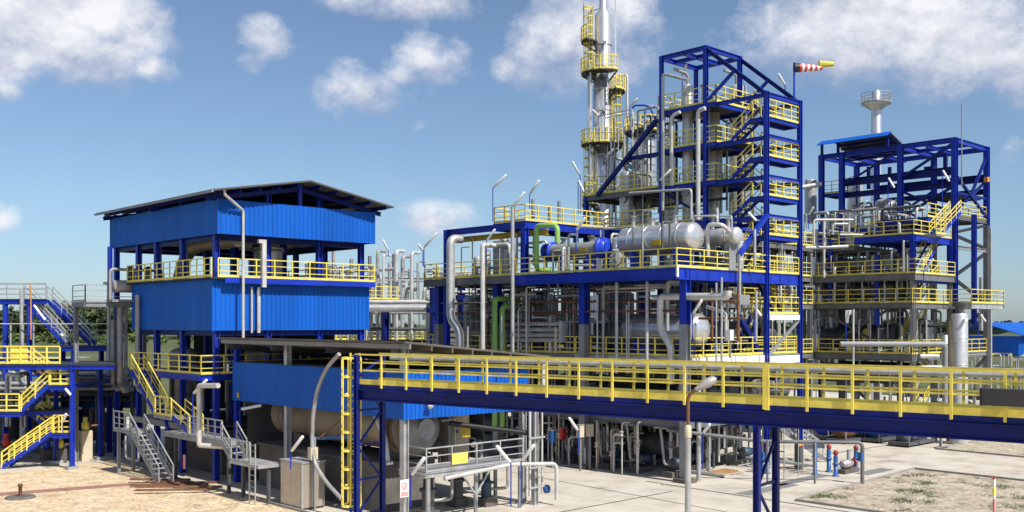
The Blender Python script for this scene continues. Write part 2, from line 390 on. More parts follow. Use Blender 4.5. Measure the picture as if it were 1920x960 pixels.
# ------------------------------------------------------------------ ground, paving, gravel
def ground_mat(name, cols, scale, detail=8, bump=.3, bscale=14, speck=None, panel=None, stain=None, weeds=None):
    m = bpy.data.materials.new(name); m.use_nodes = True; n, l = m.node_tree.nodes, m.node_tree.links
    b = n['Principled BSDF']; b.inputs['Roughness'].default_value = .9
    tc = n.new('ShaderNodeTexCoord'); P = tc.outputs['Object']
    def noise(sc, de, ro=.6):
        t = n.new('ShaderNodeTexNoise'); t.inputs['Scale'].default_value = sc; t.inputs['Detail'].default_value = de; t.inputs['Roughness'].default_value = ro
        l.new(P, t.inputs['Vector']); return t.outputs['Fac']
    rp = n.new('ShaderNodeValToRGB'); l.new(noise(scale, detail), rp.inputs[0]); e = rp.color_ramp.elements
    e[0].position, e[0].color = .3, (*cols[0], 1); e[1].position, e[1].color = .7, (*cols[-1], 1)
    for i, c in enumerate(cols[1:-1]): x = e.new(.3 + .4 * (i + 1) / (len(cols) - 1)); x.color = (*c, 1)
    out = rp.outputs[0]
    def mix(fac, col, src):
        mx = n.new('ShaderNodeMixRGB'); l.new(fac, mx.inputs[0]); l.new(src, mx.inputs[1]); mx.inputs[2].default_value = (*col, 1); return mx.outputs[0]
    def ramp(src, a, bb):
        r = n.new('ShaderNodeValToRGB'); l.new(src, r.inputs[0]); r.color_ramp.elements[0].position = a; r.color_ramp.elements[1].position = bb; return r.outputs[0]
    if speck:
        v = n.new('ShaderNodeTexVoronoi'); v.inputs['Scale'].default_value = speck[0]; l.new(P, v.inputs['Vector'])
        mm = n.new('ShaderNodeMixRGB'); mm.blend_type = 'MULTIPLY'; mm.inputs[0].default_value = speck[1]
        hs = n.new('ShaderNodeHueSaturation'); hs.inputs['Saturation'].default_value = .25; hs.inputs['Value'].default_value = 1.5; l.new(v.outputs['Color'], hs.inputs['Color'])
        l.new(out, mm.inputs[1]); l.new(hs.outputs[0], mm.inputs[2]); out = mm.outputs[0]
    if stain: out = mix(ramp(noise(.16, 5, .62), stain[1], stain[1] + .12), stain[0], out)
    if stain: out = mix(ramp(noise(.05, 7, .7), .57, .75), tuple(c * .8 for c in cols[0]), out)
    if weeds: out = mix(ramp(noise(weeds[1], 6, .7), weeds[2], weeds[2] + .06), weeds[0], out)
    if panel:
        br = n.new('ShaderNodeTexBrick'); br.offset = 0; br.inputs['Scale'].default_value = 1; br.inputs['Brick Width'].default_value = panel[0]; br.inputs['Row Height'].default_value = panel[1]
        br.inputs['Mortar Size'].default_value = .022; br.inputs['Mortar Smooth'].default_value = .3
        br.inputs['Color1'].default_value = (1, 1, 1, 1); br.inputs['Color2'].default_value = (.955, .95, .945, 1); br.inputs['Mortar'].default_value = (.60, .58, .55, 1); l.new(P, br.inputs['Vector'])
        mm = n.new('ShaderNodeMixRGB'); mm.blend_type = 'MULTIPLY'; mm.inputs[0].default_value = 1; l.new(out, mm.inputs[1]); l.new(br.outputs['Color'], mm.inputs[2]); out = mm.outputs[0]
    l.new(out, b.inputs['Base Color'])
    if bump:
        bp = n.new('ShaderNodeBump'); bp.inputs['Strength'].default_value = bump; bp.inputs['Distance'].default_value = .06
        l.new(noise(bscale, 6, .7), bp.inputs['Height']); l.new(bp.outputs[0], b.inputs['Normal'])
    return m
GRASS = ground_mat('meadow_ground', [(.045, .062, .018), (.075, .095, .028), (.12, .12, .05)], .05, bump=.2)
CONC = ground_mat('yard_concrete', [(.39, .345, .285), (.52, .475, .405), (.585, .54, .465)], .5, bump=.08, bscale=9, panel=(8.0, 6.5), stain=((.27, .225, .185), .60))
GRAV = ground_mat('tan_gravel', [(.44, .325, .20), (.60, .465, .305), (.70, .57, .40)], .9, bump=.8, bscale=9, speck=(7, .55), weeds=((.16, .15, .07), .35, .66))
GRAVW = ground_mat('weedy_gravel', [(.27, .225, .165), (.41, .35, .265), (.50, .435, .34)], .9, bump=.9, bscale=8, speck=(6, .6), weeds=((.06, .075, .022), .55, .585))
PAVER = ground_mat('red_pavers', [(.26, .13, .10), (.34, .18, .14)], 2, bump=.2, speck=(4, .3))
KERB = mat('kerb_concrete', (.30, .28, .25), .85, var=.15)
DRAIN = mat('drain_slot_dark', (.06, .055, .05), .8, var=.2)
PATCH = mat('grey_cover_plate', (.20, .205, .21), .7, var=.1)

def flat(name, pts, z, m, fr=PLANT, kind='structure'):
    mb = MB().add([(a, b, z) for a, b in pts], [tuple(range(len(pts)))])
    me = mb.mesh(name, m); o = bpy.data.objects.new(name, me); COL.objects.link(o)
    o.location = fr.w(0, 0, 0); o.rotation_euler = (0, 0, fr.yaw); o['kind'] = kind; return o
flat('ground', [(-3500, -3500), (3500, -3500), (3500, 3500), (-3500, 3500)], -.012, GRASS)
flat('concrete_yard', [(-45, -70), (75, -70), (75, 62), (-45, 62)], -.004, CONC)
flat('gravel_bed', [(-70, -80), (-21.0, -80), (-21.0, 5), (-20.8, 31.6), (-36, 30.2), (-70, 27)], .004, GRAV)
flat('gravel_bed', [(-.6, -60), (14.6, -60), (14.6, -6.6), (-.6, -7.4)], .004, GRAVW)
flat('gravel_bed', [(25.2, -70), (75, -70), (75, -3.2), (25.6, -3.2)], .004, GRAVW)
flat('paved_path', [(-40, 24.6), (-21.2, 20.3), (-21.2, 21.4), (-40, 25.8)], .010, PAVER)
def kerb(a, b): solo('kerb', None, None, MB().bar((*a, .05), (*b, .05), .12, .13), KERB, kind='structure')
kerb((-.7, -60), (-.7, -7.4)); kerb((-.7, -7.4), (14.7, -6.5)); kerb((14.7, -6.5), (14.7, -60)); kerb((25.1, -60), (25.5, -3.1)); kerb((25.5, -3.1), (75, -3.1))
kerb((-20.9, -60), (-20.9, 4)); kerb((-20.9, 4), (-20.7, 31.7))
def strip(a, b, w, m=DRAIN):
    a, b = Vector((*a, 0)), Vector((*b, 0)); d = (b - a).normalized(); n = Vector((-d.y, d.x, 0)) * w / 2
    flat('drain_strip', [(v.x, v.y) for v in (a - n, b - n, b + n, a + n)], .008, m)
strip((-1.3, 2), (-1.9, -30), .14); strip((-12, -1.2), (-3, -1.2), .10); strip((-7.6, -30), (-4.6, 10), .06)
strip((16, 1.0), (30, 0.2), .12)
for (px, py, w, d) in ((1500, 900, 5.5, .8), (1440, 917, 5, .9), (1640, 884, 3.4, .9)):
    x, y, _ = gpt(px, py); flat('cover_plate', [(x - w / 2, y - d / 2), (x + w / 2, y - d / 2), (x + w / 2, y + d / 2), (x - w / 2, y + d / 2)], .010, PATCH)
# grass tufts in the weedy gravel
LEAF = mat('weed_leaf', (.055, .085, .018), .7, var=.3, scale=.8)
mb = MB()
for i in range(1500):
    x, y = random.uniform(.2, 14), -7.3 - abs(random.gauss(0, 12))
    if math.sin(x * 1.7 + y * .9) + math.sin(y * 1.3 - x * .6) < .85: continue
    for j in range(10):
        a = random.uniform(0, 6.28); h = random.uniform(.05, .17); r = random.uniform(.02, .34)
        cx, cy = x + r * math.cos(a), y + r * math.sin(a); w = .035
        mb.add([(cx - w, cy, 0), (cx + w, cy, 0), (cx + random.uniform(-.08, .08), cy + random.uniform(-.08, .08), h)], [(0, 1, 2)])
solo('weeds', None, None, mb, LEAF, kind='stuff')

# ------------------------------------------------------------------ far woods
TREE = mat('tree_leaf', (.058, .085, .028), .75, var=.38, scale=.12)
TREE2 = mat('bush_leaf', (.085, .125, .028), .75, var=.35, scale=.2)
def woods(name, m, x0, x1, y0, y1, h0, h1, n, leaf):
    mb = MB(); cl = []
    for i in range(n):
        x = random.uniform(x0, x1); y = random.uniform(y0, y1)
        h = (h0 + (h1 - h0) * random.random()) * (.85 + .2 * math.sin(x * .021) + .12 * math.sin(x * .07 + 1))
        cl.append((x, y, h, random.uniform(.25, .4) * h))
    for x, y, h, r in cl:
        for k in range(60):
            u = Vector((random.gauss(0, 1), random.gauss(0, 1), random.gauss(0, 1))).normalized() * random.uniform(.55, 1)
            zz = h * .6 + u.z * h * .42
            if zz < 0: zz = random.uniform(0, h * .3)
            c = Vector((x + u.x * r, y + u.y * r, zz)); a = Vector((random.gauss(0, 1), random.gauss(0, 1), random.gauss(0, 1))).normalized(); b = a.orthogonal().normalized(); e = a.cross(b)
            s = leaf * random.uniform(.6, 1.4)
            mb.add([c + b * s, c + e * s * .7, c - b * s, c - e * s * .7], [(0, 1, 2, 3)])
    solo(name, None, None, mb, m, WORLD, kind='stuff')
woods('treeline', TREE, -430, -110, 540, 660, 15, 20, 620, 1.6)
woods('treeline', TREE, -110, 330, 700, 800, 9, 13, 300, 1.5)
woods('treeline', TREE, 330, 640, 900, 1000, 9, 13, 260, 1.7)
woods('shrubbery', TREE2, -260, -60, 400, 470, 2.5, 5.5, 150, .8)

# ------------------------------------------------------------------ tall clad building
B0, B1, C0, C1 = -19.7, -8.85, 19.06, 30.5       # plan
T = thing('clad_building', 'tall open steel building with two bands of bright blue cladding and a pitched grey roof', 'building', (-14.3, 24.8, 0))
Q0 = C0 - .62; Q1 = 34.2                      # the upper band stands proud of the lower one
for nm, a, b, z0, z1 in (('upper', (B0 + .02, Q0), (B1 + .05, Q0), 14.32, 16.32), ('upper', (B0 + .02, Q1), (B0 + .02, Q0), 14.32, 16.32), ('upper', (B1 + .05, Q0), (B1 + .05, Q1), 14.32, 16.32), ('upper', (B1, Q1), (B0, Q1), 14.32, 16.32),
                         ('lower', (B0, C0), (B1, C0), 8.74, 11.72), ('lower', (B0, C1), (B0, C0), 8.74, 11.72), ('lower', (B1, C0), (B1, C1), 8.74, 11.72), ('lower', (B1, C1), (B0, C1), 8.74, 11.72)):
    part(T, 'cladding', MB().sheet(a, b, z0, z1, dep=.045 if a[1] == b[1] else .018), CLAD)
for x, y in ((B0 + .02, Q0), (B1 + .05, Q0)): part(T, 'corner_flashing', MB().box(x - .06, x + .06, y - .06, y + .06, 14.3, 16.34), CLAD)
for x in (B0, B1): part(T, 'corner_flashing', MB().box(x - .07, x + .07, C0 - .07, C0 + .07, 8.72, 11.74), CLAD)
# roof: ridge along the building, eaves over the long sides
xm, ov, ye, yk = (B0 + B1) / 2 + .1, .75, Q0 - 1.0, Q1 + .5
ZE, ZR = 16.62, 17.72
for s, xe in ((-1, B0 - ov), (1, B1 + ov + .15)):
    mb = MB(); a, b, c, d = (xe, ye, ZE), (xe, yk, ZE), (xm, yk, ZR), (xm, ye, ZR); up = Vector((0, 0, .10))
    vs = [Vector(v) for v in (a, b, c, d)]; mb.add(vs + [v + up for v in vs], [(0, 1, 2, 3), (7, 6, 5, 4), (0, 4, 5, 1), (1, 5, 6, 2), (2, 6, 7, 3), (3, 7, 4, 0)] if s > 0 else [(3, 2, 1, 0), (4, 5, 6, 7), (1, 5, 4, 0), (2, 6, 5, 1), (3, 7, 6, 2), (0, 4, 7, 3)])
    rf = part(T, 'roof_slope', mb, ROOFD)
    for k in range(5):
        f = (k + .4) / 5; x = xe + (xm - xe) * f; z = ZE + (ZR - ZE) * f - .12
        part(T, 'purlin', MB().ibeam((x, ye + .15, z), (x, yk - .2, z), .10, .2), NAVY, under=rf)
    for y in (Q0 + .25, (Q0 + Q1) / 2, Q1 - .4): part(T, 'rafter', MB().ibeam((xe + s * -.15, y, ZE - .34), (xm, y, ZR - .34), .18, .26), NAVY)
part(T, 'gutter', MB().bar((B0 - ov - .06, ye, ZE - .02), (B0 - ov - .06, yk, ZE - .02), .12, .12), GREY)
for x in (B0 + .35, xm - 1.8, xm + 1.8, B1 - .35):
    for y in (C0 + .28, C0 + 4.6, C0 + 8.3, C1 - .3):
        column(T, x, y, 0, 16.9 if x in (B0 + .35, B1 - .35) else 17.4, BLUE, .32)
for z, p1 in ((14.2, 0), (11.55, 0), (8.6, 0)):
    for y in (C0 + .28, C1 - .3): beam(T, (B0 + .35, y, z), (B1 - .35, y, z), NAVY, .18, .34)
    for x in (B0 + .35, B1 - .35): beam(T, (x, C0 + .28, z), (x, C1 - .3, z), NAVY, .18, .34)
for x in (B0 + .3, B1 - .35): column(T, x, Q1 - .45, 0, 16.6, BLUE, .32); beam(T, (x, C1, 14.2), (x, Q1 - .4, 14.2), NAVY, .18, .34)
beam(T, (B0 + .3, Q1 - .45, 14.2), (B1 - .35, Q1 - .45, 14.2), NAVY, .18, .34)
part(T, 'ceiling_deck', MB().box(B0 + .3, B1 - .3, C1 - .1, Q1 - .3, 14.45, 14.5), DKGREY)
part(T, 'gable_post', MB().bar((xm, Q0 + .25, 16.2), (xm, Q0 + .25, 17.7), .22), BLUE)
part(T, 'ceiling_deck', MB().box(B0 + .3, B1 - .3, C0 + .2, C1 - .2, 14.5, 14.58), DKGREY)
part(T, 'operating_deck', MB().box(B0 - .35, B1 + .2, C0 - .48, C1 + .1, 11.74, 11.82), DARK)
part(T, 'deck_edge_beam', MB().box(B0 + .5, B1 + .22, C0 - .56, C0 - .49, 11.5, 11.83), BLUE)
rail(T, [(B0 + .1, C0 - .48, 11.83), (B1 + .18, C0 - .48, 11.83)], sp=1.25)
rail(T, [(B0 - .3, C1, 11.83), (B0 - .3, C0 - .45, 11.83)], sp=.92)
rail(T, [(B1 + .15, C0 - .4, 11.83), (B1 + .15, C1, 11.83)], sp=1.3)
# service level under the lower band
level(T, B0 - .7, B1, C0 + .1, C1 - 1.2, 6.2, BLUE, .34, 'LF')
part(T, 'lower_floor', MB().box(B0 + .4, B1 - .4, C0 + .4, C1 - .4, 8.5, 8.56), DKGREY)
# yellow stair hung on the shaded side
S0 = pt(258, 712, p=-20.9); S1 = pt(303, 776, p=-20.9); S2 = pt(335, 776, p=-20.9); S3 = pt(368, 808, p=-20.9)
ZL = S1[2]
stair(T, (-21.3, S0[1], 6.2), (-21.3, S1[1], ZL), .8, (1, 0, 0))
part(T, 'stair_landing', MB().box(-21.4, -20.4, S2[1], S1[1], ZL - .2, ZL), GREY)
rail(T, [(-21.35, S1[1], ZL), (-21.35, S2[1], ZL)], sp=.8)
stair(T, (-21.3, S2[1], ZL), (-21.3, S3[1], 2.95), .8, (1, 0, 0))
brace(T, (B0 - .3, C0 + 8, 6.0), (B0 - .3, C0 + 5, 2.5), BLUE, .2)

def tank(name, label, a, b, r, m=None, nz=(), bands=4, saddle=None, sm=None, cat='tank', dome=.45, org=None, plate=None):
    T = thing(name, label, cat, org or (a[0], a[1], (saddle if saddle is not None else a[2] - r)))
    m = m or STEEL; L = (Vector(b) - Vector(a)).length; d = (Vector(b) - Vector(a)) / L; pr = []
    for i in range(7): t = math.pi / 2 * i / 6; pr.append((dome * r * (1 - math.cos(t)), r * math.sin(t)))
    pr = [(t, q) for t, q in pr] + [(L - t, q) for t, q in reversed(pr)]
    part(T, 'shell', MB().lathe(a, b, pr, 32), m)
    for i in range(bands):
        c = Vector(a) + d * (dome * r + (L - 2 * dome * r) * (i + .5) / bands)
        part(T, 'band', MB().lathe(c - d * .03, c + d * .03, [(0, r + .003), (0, r + .018), (.06, r + .018), (.06, r + .003)], 32), m)
    if saddle is not None:
        sd = Vector((-d.y, d.x, 0))
        for f in (.22, .78):
            c = Vector(a) + d * L * f
            part(T, 'saddle', MB().prof(c - d * .12, c + d * .12, [(-r * .8, -r * .45), (-r * .7, saddle - c.z), (r * .7, saddle - c.z), (r * .8, -r * .45), (r * .45, -r * .75), (-r * .45, -r * .75)]), sm or BLUEV)
    for f, h, rr in nz:
        c = Vector(a) + d * L * f + Vector((0, 0, r * .96))
        part(T, 'nozzle', MB().lathe(c, c + Vector((0, 0, h)), [(0, rr), (h - .08, rr), (h - .08, rr * 1.6), (h, rr * 1.6)], 12), GALV)
    if plate is not None:
        c = Vector(a) + d * L * plate; sd = Vector((-abs(d.y), 0, 0)) if abs(d.y) > .5 else Vector((0, -1, 0))
        part(T, 'name_plate', MB().box(c.x - r - .06, c.x - r + .02, c.y - .35, c.y + .35, c.z - r * .45, c.z - r * .1), YELD)
    return T
# duct, filter vessel and boxes on the operating deck
D = pt(345, 487, p=-17.6); E = pt(365, 461, p=-17.6); G = pt(438, 461, p=-17.6)
pipe('fat beige insulated duct bending over the rail inside the tall blue building', [(-17.6, D[1] + .9, 11.85), (-17.6, D[1], D[2]), (-17.6, E[1], E[2]), (-17.6, 20.0, E[2])], .40, mat('beige_duct_jacket', (.45, .38, .30), .4, .4, var=.15), 14, 1.0, name='duct', cat='duct')
c = pt(503, 480, q=22.0)
T = thing('filter_vessel', 'squat silver upright vessel behind the yellow rail of the blue building', 'vessel', (c[0], c[1], 11.82))
part(T, 'shell', MB().lathe((c[0], c[1], 11.82), (c[0], c[1], 14.1), [(0, .85), (1.95, .85), (2.05, .95), (2.15, .95), (2.25, .3)], 24), INSUL)
part(T, 'lid_flange', MB().lathe((c[0], c[1], 13.7), (c[0], c[1], 13.8), [(0, .86), (0, 1.05), (.1, 1.05), (.1, .86)], 24), GREY)
c = pt(595, 505, q=22.5)
T = thing('dosing_cabinet', 'pale cabinet with a small vent pipe on the deck of the blue building', 'cabinet', (c[0], c[1], 11.82))
part(T, 'body', MB().box(c[0] - .5, c[0] + .5, c[1] - .4, c[1] + .4, 11.82, 13.2), GALV); part(T, 'vent_pipe', MB().tube([(c[0], c[1], 13.2), (c[0], c[1], 14.0)], .09), PIPEW)
for px in (300, 350, 535, 625):
    c = pt(px, 520, q=29.2 if px == 300 else 26.0)
    pipe({300: 'grey riser pipe beside the duct inside the blue building', 350: 'grey riser pipe behind the beige duct bend', 535: 'grey riser pipe beside the squat silver vessel', 625: 'grey riser pipe near the corner post of the blue building'}[px], [(c[0], c[1], 8.8), (c[0], c[1], 14.4)], .12, PIPEG)
for px, py0, w in ((240, 492, 2.6), (275, 500, 2.0)):
    c = pt(px, py0, q=30.9)
    T = thing('pump_skid', {240: 'grey equipment stack on an outrigger platform at the far corner of the blue building', 275: 'low grey pump set on the far deck edge of the blue building'}[px], 'equipment', (c[0], c[1], 10.6))
    part(T, 'base_frame', MB().box(c[0] - w / 2, c[0] + w / 2, c[1] - .7, c[1] + .7, 10.55, 10.72), GREY)
    part(T, 'casing', MB().lathe((c[0] - w * .4, c[1], 11.6), (c[0] + w * .3, c[1], 11.6), [(0, .2), (.1, .42), (w * .55, .42), (w * .6, .25)], 14), PIPEG)
    part(T, 'header', MB().tube([(c[0] - w / 2, c[1] - .3, 10.72), (c[0] - w / 2, c[1] - .3, 12.7), (c[0] + w / 2, c[1] - .3, 12.7), (c[0] + w / 2, c[1] - .3, 10.72)], .10), PIPEG)
    part(T, 'motor', MB().lathe((c[0] + w * .1, c[1] + .2, 12.0), (c[0] + w * .1, c[1] + .2, 13.2), [(0, .22), (.9, .22), (1.0, .1)], 12), DKGREY)
# rainwater pipe and the two risers on the sunny face
z = lambda py, px, q: pt(px, py, q=q)[2]
d0 = pt(421, 353, q=Q0 - .75); d1 = pt(456, 395, q=Q0 - .18)
pipe('long white rainwater pipe running from the roof eave down the blue cladding', [d0, (d0[0], d0[1], d0[2] - .35), d1, (d1[0], Q0 - .18, 8.3)], .085, PIPEW, 10, .15, cat='downpipe', name='downpipe')
for px, r, lab in ((472, .07, 'thin grey pipe on the lower blue cladding beside the rainwater pipe'), (485, .115, 'thicker grey pipe on the lower blue cladding beside the thin one')):
    c = pt(px, 560, q=C0 - .2); pipe(lab, [(c[0], C0 - .2, 8.6), (c[0], C0 - .2, 11.3)], r, PIPEW)
c = pt(494, 500, q=C0 - .62); T = thing('vent_duct', 'white square vent duct standing outside the yellow rail of the blue building', 'duct', (c[0], c[1], 11.3))
part(T, 'shaft', MB().box(c[0] - .13, c[0] + .13, c[1] - .13, c[1] + .1, 11.3, 13.9), PIPEW); part(T, 'elbow', MB().box(c[0] - .36, c[0] + .13, c[1] - .13, c[1] + .1, 13.9, 14.12), PIPEW)
# dark machinery under the lower band, pipe bundle on its far corner
for i, (px, py, q) in enumerate(((258, 560, 29), (225, 560, 31.5), (236, 560, 31.8), (212, 600, 32.5))):
    c = pt(px, py, q=q)
    pipe(['grey square downcomer beside the shaded blue cladding', 'tall grey downcomer under the outrigger platform', 'thin grey downcomer next to the tall one', 'grey downcomer furthest out from the blue building'][i], [(c[0] - .3, c[1] - 1.2, 4.8), (c[0], c[1] - 1.2, 4.8), (c[0], c[1], 4.9), (c[0], c[1], [11.0, 10.6, 10.6, 9.4][i])], [.16, .22, .12, .15][i], PIPEG)
T = thing('outrigger_platform', 'small grey platform on posts at the far corner of the tall blue building', 'platform', (-20.5, 31.6, 0))
level(T, -22.6, -17.5, 30.9, 33.2, 10.55, GREY, .3, 'LF', GALV, rsp=1.6)
for x in (-22.4, -17.8): column(T, x, 33.0, 0, 10.3, GREY, .25)
column(T, -20.9, 31.1, 10.6, 14.2, BLUE, .25, 'davit_post')
part(T, 'added_shade_deck', MB().box(B0 - .2, B1 - .2, C0 + .6, C1 - .3, 3.0, 3.1), DKGREY)  # deck added under the blue building to darken the ground below
part(T, 'added_deck_beam', MB().box(B0 - .28, B0 - .2, C0 + .6, C1 - .3, 2.75, 3.11), GREY)
for k, (a, b) in enumerate(((B0 + 1.6, 3.6), (B0 + 6.2, 3.9))):
    part(T, 'added_dark_pier', MB().box(a, a + b, C0 + 2 + k, C1 - 1.5, .02, 2.7), CONCD)  # dark blocks added to close the bay that was too open and lit
part(T, 'added_shade_sheet', MB().box(B0 + 4, B1 - .3, C1 - .75, C1 - .68, 3.2, 8.4), DKGREY)  # dark sheets added at the back to shut out light
part(T, 'added_shade_sheet', MB().box(B1 - .62, B1 - .56, C0 + 3, C1 - .8, .2, 8.4), DKGREY)
for i in range(40):
    x = random.uniform(B0 + .8, B1 - .8); y = random.uniform(C0 + 1, C1 - 1.5); z0 = random.uniform(3.2, 4.4) if random.random() < .6 else random.uniform(.2, .6); k = random.choice((0, 1, 2))
    pts = [(x, y, z0), (x, y, z0 + random.uniform(1.2, 2.3 if z0 < 1 else 3.8))]
    pts.append((x + random.uniform(-2, 2), y, pts[-1][2]) if k else (x, y + random.uniform(-3, 3), pts[-1][2]))
    pipe('grey process pipe in the deep shade under the tall blue building', pts, random.choice((.07, .1, .14)), random.choice((PIPEG, GALV, DKGREY)), name='riser_pipe', group='pipes under the tall blue building')
for i, (x, y) in enumerate(((-17.5, 27.5), (-13.5, 25), (-11, 28))):
    tank('process_vessel', ['dark upright process vessel deepest in the shade under the tall blue building', 'dark upright process vessel mid bay under the tall blue building', 'dark upright process vessel at the rear corner under the tall blue building'][i], (x, y, 3.12), (x, y, 7.6), .9, PIPEG, bands=2, cat='vessel')

# ------------------------------------------------------------------ low clad shed with the drum
SP0, SP1, SQ0, SQ1 = -18.9, -10.95, 1.9, 18.2
T = thing('drum_shed', 'low blue clad shed open below with a brown mono pitch roof', 'shed', (-15, 10, 0))
part(T, 'cladding', MB().sheet((SP0, SQ1), (SP0, SQ0), 4.73, 6.93, .26, dep=.018), CLAD)
part(T, 'cladding', MB().sheet((SP0, SQ0), (SP1, SQ0), 4.73, 6.93, .26), CLAD)
part(T, 'cladding', MB().sheet((SP1, SQ0), (SP1, SQ1), 4.73, 6.93, .26), CLAD)
part(T, 'corner_flashing', MB().box(SP0 - .06, SP0 + .06, SQ0 - .06, SQ0 + .06, 4.7, 6.95), CLAD)
ra, rb = (-19.6, .9, 8.28), (-10.4, .9, 7.42)
mb = MB(); vs = [Vector(v) for v in (ra, rb, (rb[0], 18.8, rb[2]), (ra[0], 18.8, ra[2]))]
mb.add(vs + [v + Vector((0, 0, .09)) for v in vs], [(3, 2, 1, 0), (4, 5, 6, 7), (0, 1, 5, 4), (1, 2, 6, 5), (2, 3, 7, 6), (3, 0, 4, 7)])
rf = part(T, 'roof', mb, ROOFB)
for k in range(8):
    f = .03 + k / 7 * .94; x = ra[0] + (rb[0] - ra[0]) * f; zz = ra[2] + (rb[2] - ra[2]) * f - .13
    part(T, 'purlin', MB().bar((x, .86, zz), (x, 18.7, zz), .09, .22), ROOFB if k else GREY, under=rf)
for y in (2.2, 7.6, 13, 17.9): part(T, 'rafter', MB().ibeam((ra[0] + .2, y, ra[2] - .42), (rb[0] - .2, y, rb[2] - .42), .16, .3), DKGREY)
for x, y in ((SP0 + .18, SQ0 + .2), (SP1 - .2, SQ0 + .2), (SP0 + .18, 12.4), (SP0 + .18, SQ1 - .2), (SP1 - .2, 12.4), (SP1 - .2, SQ1 - .2)):
    column(T, x, y, 0, 8.0 if x < -15 else 7.2, GALV if y < 15 else BLUE, .30)
part(T, 'gutter_pipe', MB().tube([(SP1 + .5, SQ0 - .6, 7.2), (SP1 + .5, SQ0 - .6, 4.9), (SP1 + .1, SQ0 - .3, 4.7), (SP1 + .1, SQ0 - .3, .6)], .10, 8, .2), PIPEW)
part(T, 'wall_lamp', MB().lathe((-17.6, SQ0 - .1, 5.45), (-17.6, SQ0 - .42, 5.35), [(0, .08), (.15, .1), (.3, .19), (.34, .02)], 12), WHITE)
part(T, 'wall_sign', MB().box(-18.97, -18.955, 17.3, 17.55, 4.9, 5.2), YELD)
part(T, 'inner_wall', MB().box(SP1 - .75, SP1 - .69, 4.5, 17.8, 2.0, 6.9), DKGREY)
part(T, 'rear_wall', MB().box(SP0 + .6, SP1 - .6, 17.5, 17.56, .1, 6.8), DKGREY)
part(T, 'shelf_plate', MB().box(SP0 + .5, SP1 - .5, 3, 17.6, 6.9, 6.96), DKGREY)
# rotating drum
T = thing('rotary_drum', 'huge beige horizontal drum under the low blue shed', 'drum', (-16.6, 9, 0))
dz = 4.05
part(T, 'shell', MB().lathe((-16.6, 16.3, dz), (-16.6, 3.8, dz), [(0, .75), (.5, 1.2), (11.9, 1.2), (12.5, 1.2)], 36), DRUM)
for t in (4.0, 4.7, 14.5): part(T, 'flange_ring', MB().lathe((-16.6, t + .12, dz), (-16.6, t - .12, dz), [(0, 1.2), (0, 1.42), (.24, 1.42), (.24, 1.2)], 36), mat('ring_steel', (.22, .18, .15), .5, .4) if 'ring_steel' not in MATS else MATS['ring_steel'])
part(T, 'end_cover', MB().lathe((-16.6, 3.8, dz), (-16.6, 3.1, dz), [(0, 1.1), (.3, 1.1), (.35, .55), (.7, .5)], 30), PIPEG)
for t in (5.2, 13.5): part(T, 'roller_stand', MB().box(-17.5, -15.7, t - .35, t + .35, 2.3, 3.1), DKGREY)
part(T, 'drive_motor', MB().lathe((-15.2, 4.6, 3.1), (-15.2, 3.4, 3.1), [(0, .3), (.9, .3), (1.0, .15), (1.2, .1)], 14), DKGREY)
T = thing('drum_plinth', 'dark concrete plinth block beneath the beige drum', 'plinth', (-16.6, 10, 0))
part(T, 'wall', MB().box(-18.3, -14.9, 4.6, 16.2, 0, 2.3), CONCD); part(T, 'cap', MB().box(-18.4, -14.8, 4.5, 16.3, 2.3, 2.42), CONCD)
for i in range(18):
    x = random.uniform(-14.6, -11.4); y = random.uniform(3.0, 16); z0 = random.uniform(.2, 1.5)
    pts = [(x, y, z0), (x, y, z0 + random.uniform(1.5, 4)), ]
    pts.append((x + random.uniform(-1.4, 1.4), y + random.uniform(-2, 2), pts[-1][2]))
    pipe('grey process pipe in the shade behind the drum plinth', pts, random.choice((.06, .09, .13)), random.choice((PIPEG, GALV, DKGREY)), name='riser_pipe', group='pipes behind the drum plinth')
tank('process_vessel', 'beige upright vessel behind the flanged end of the drum', (-12.9, 5.4, 1.0), (-12.9, 5.4, 4.9), .75, BEIGE, bands=2, cat='vessel')
pipe('long black pipe sloping out from the drum shed to the white post', [(-15.6, 2.6, 4.3), (-11.4, 1.2, 3.6)], .13, BLACK)
T = thing('service_walkway', 'galvanised walkway with grey rails at the open end of the drum shed', 'walkway', (-15, 2, 0))
level(T, -18.4, -12.2, .9, 2.9, 2.35, GALV, .22, 'FL', GALV, rsp=1.5, dm=GREY, toe=.1)
for x, y in ((-18.2, 1.0), (-12.4, 1.0), (-15.3, 1.0), (-18.2, 2.8), (-12.4, 2.8)): column(T, x, y, 0, 2.1, GALV, .14, 'post')
brace(T, (-15.3, 1.0, 1.0), (-16.2, 1.0, 2.1), GALV, .07); brace(T, (-15.3, 1.0, 1.0), (-14.4, 1.0, 2.1), GALV, .07)
part(T, 'notice_board', MB().box(-16.9, -15.95, .84, .87, 2.6, 3.1), YEL)
part(T, 'notice_board', MB().box(-14.6, -14.0, 2.9, 2.93, 3.5, 4.0), YELD)
pipe('white gas pipe running past the walkway into the yard', [(-17.6, .55, 2.05), (-13.4, .55, 2.3), (-10.6, .2, 2.1), (-10.6, .2, .3)], .10, PIPEW, 8, .3)
T = thing('pipe_post', 'pale post with clamped risers at the corner of the drum shed', 'post', (-10.9, 1.2, 0))
part(T, 'post', MB().ibeam((-11.25, 1.1, 0), (-11.25, 1.1, 5.0), .26, .26), GALV)
for dx, r in ((-.45, .07), (.42, .05)): part(T, 'riser', MB().tube([(-11.25 + dx, 1.0, .5), (-11.25 + dx, 1.0, 4.9)], r), PIPEW)
for zz in (.9, 1.9, 3.4): part(T, 'clamp', MB().bar((-11.8, .95, zz), (-10.7, .95, zz), .09), GALV)
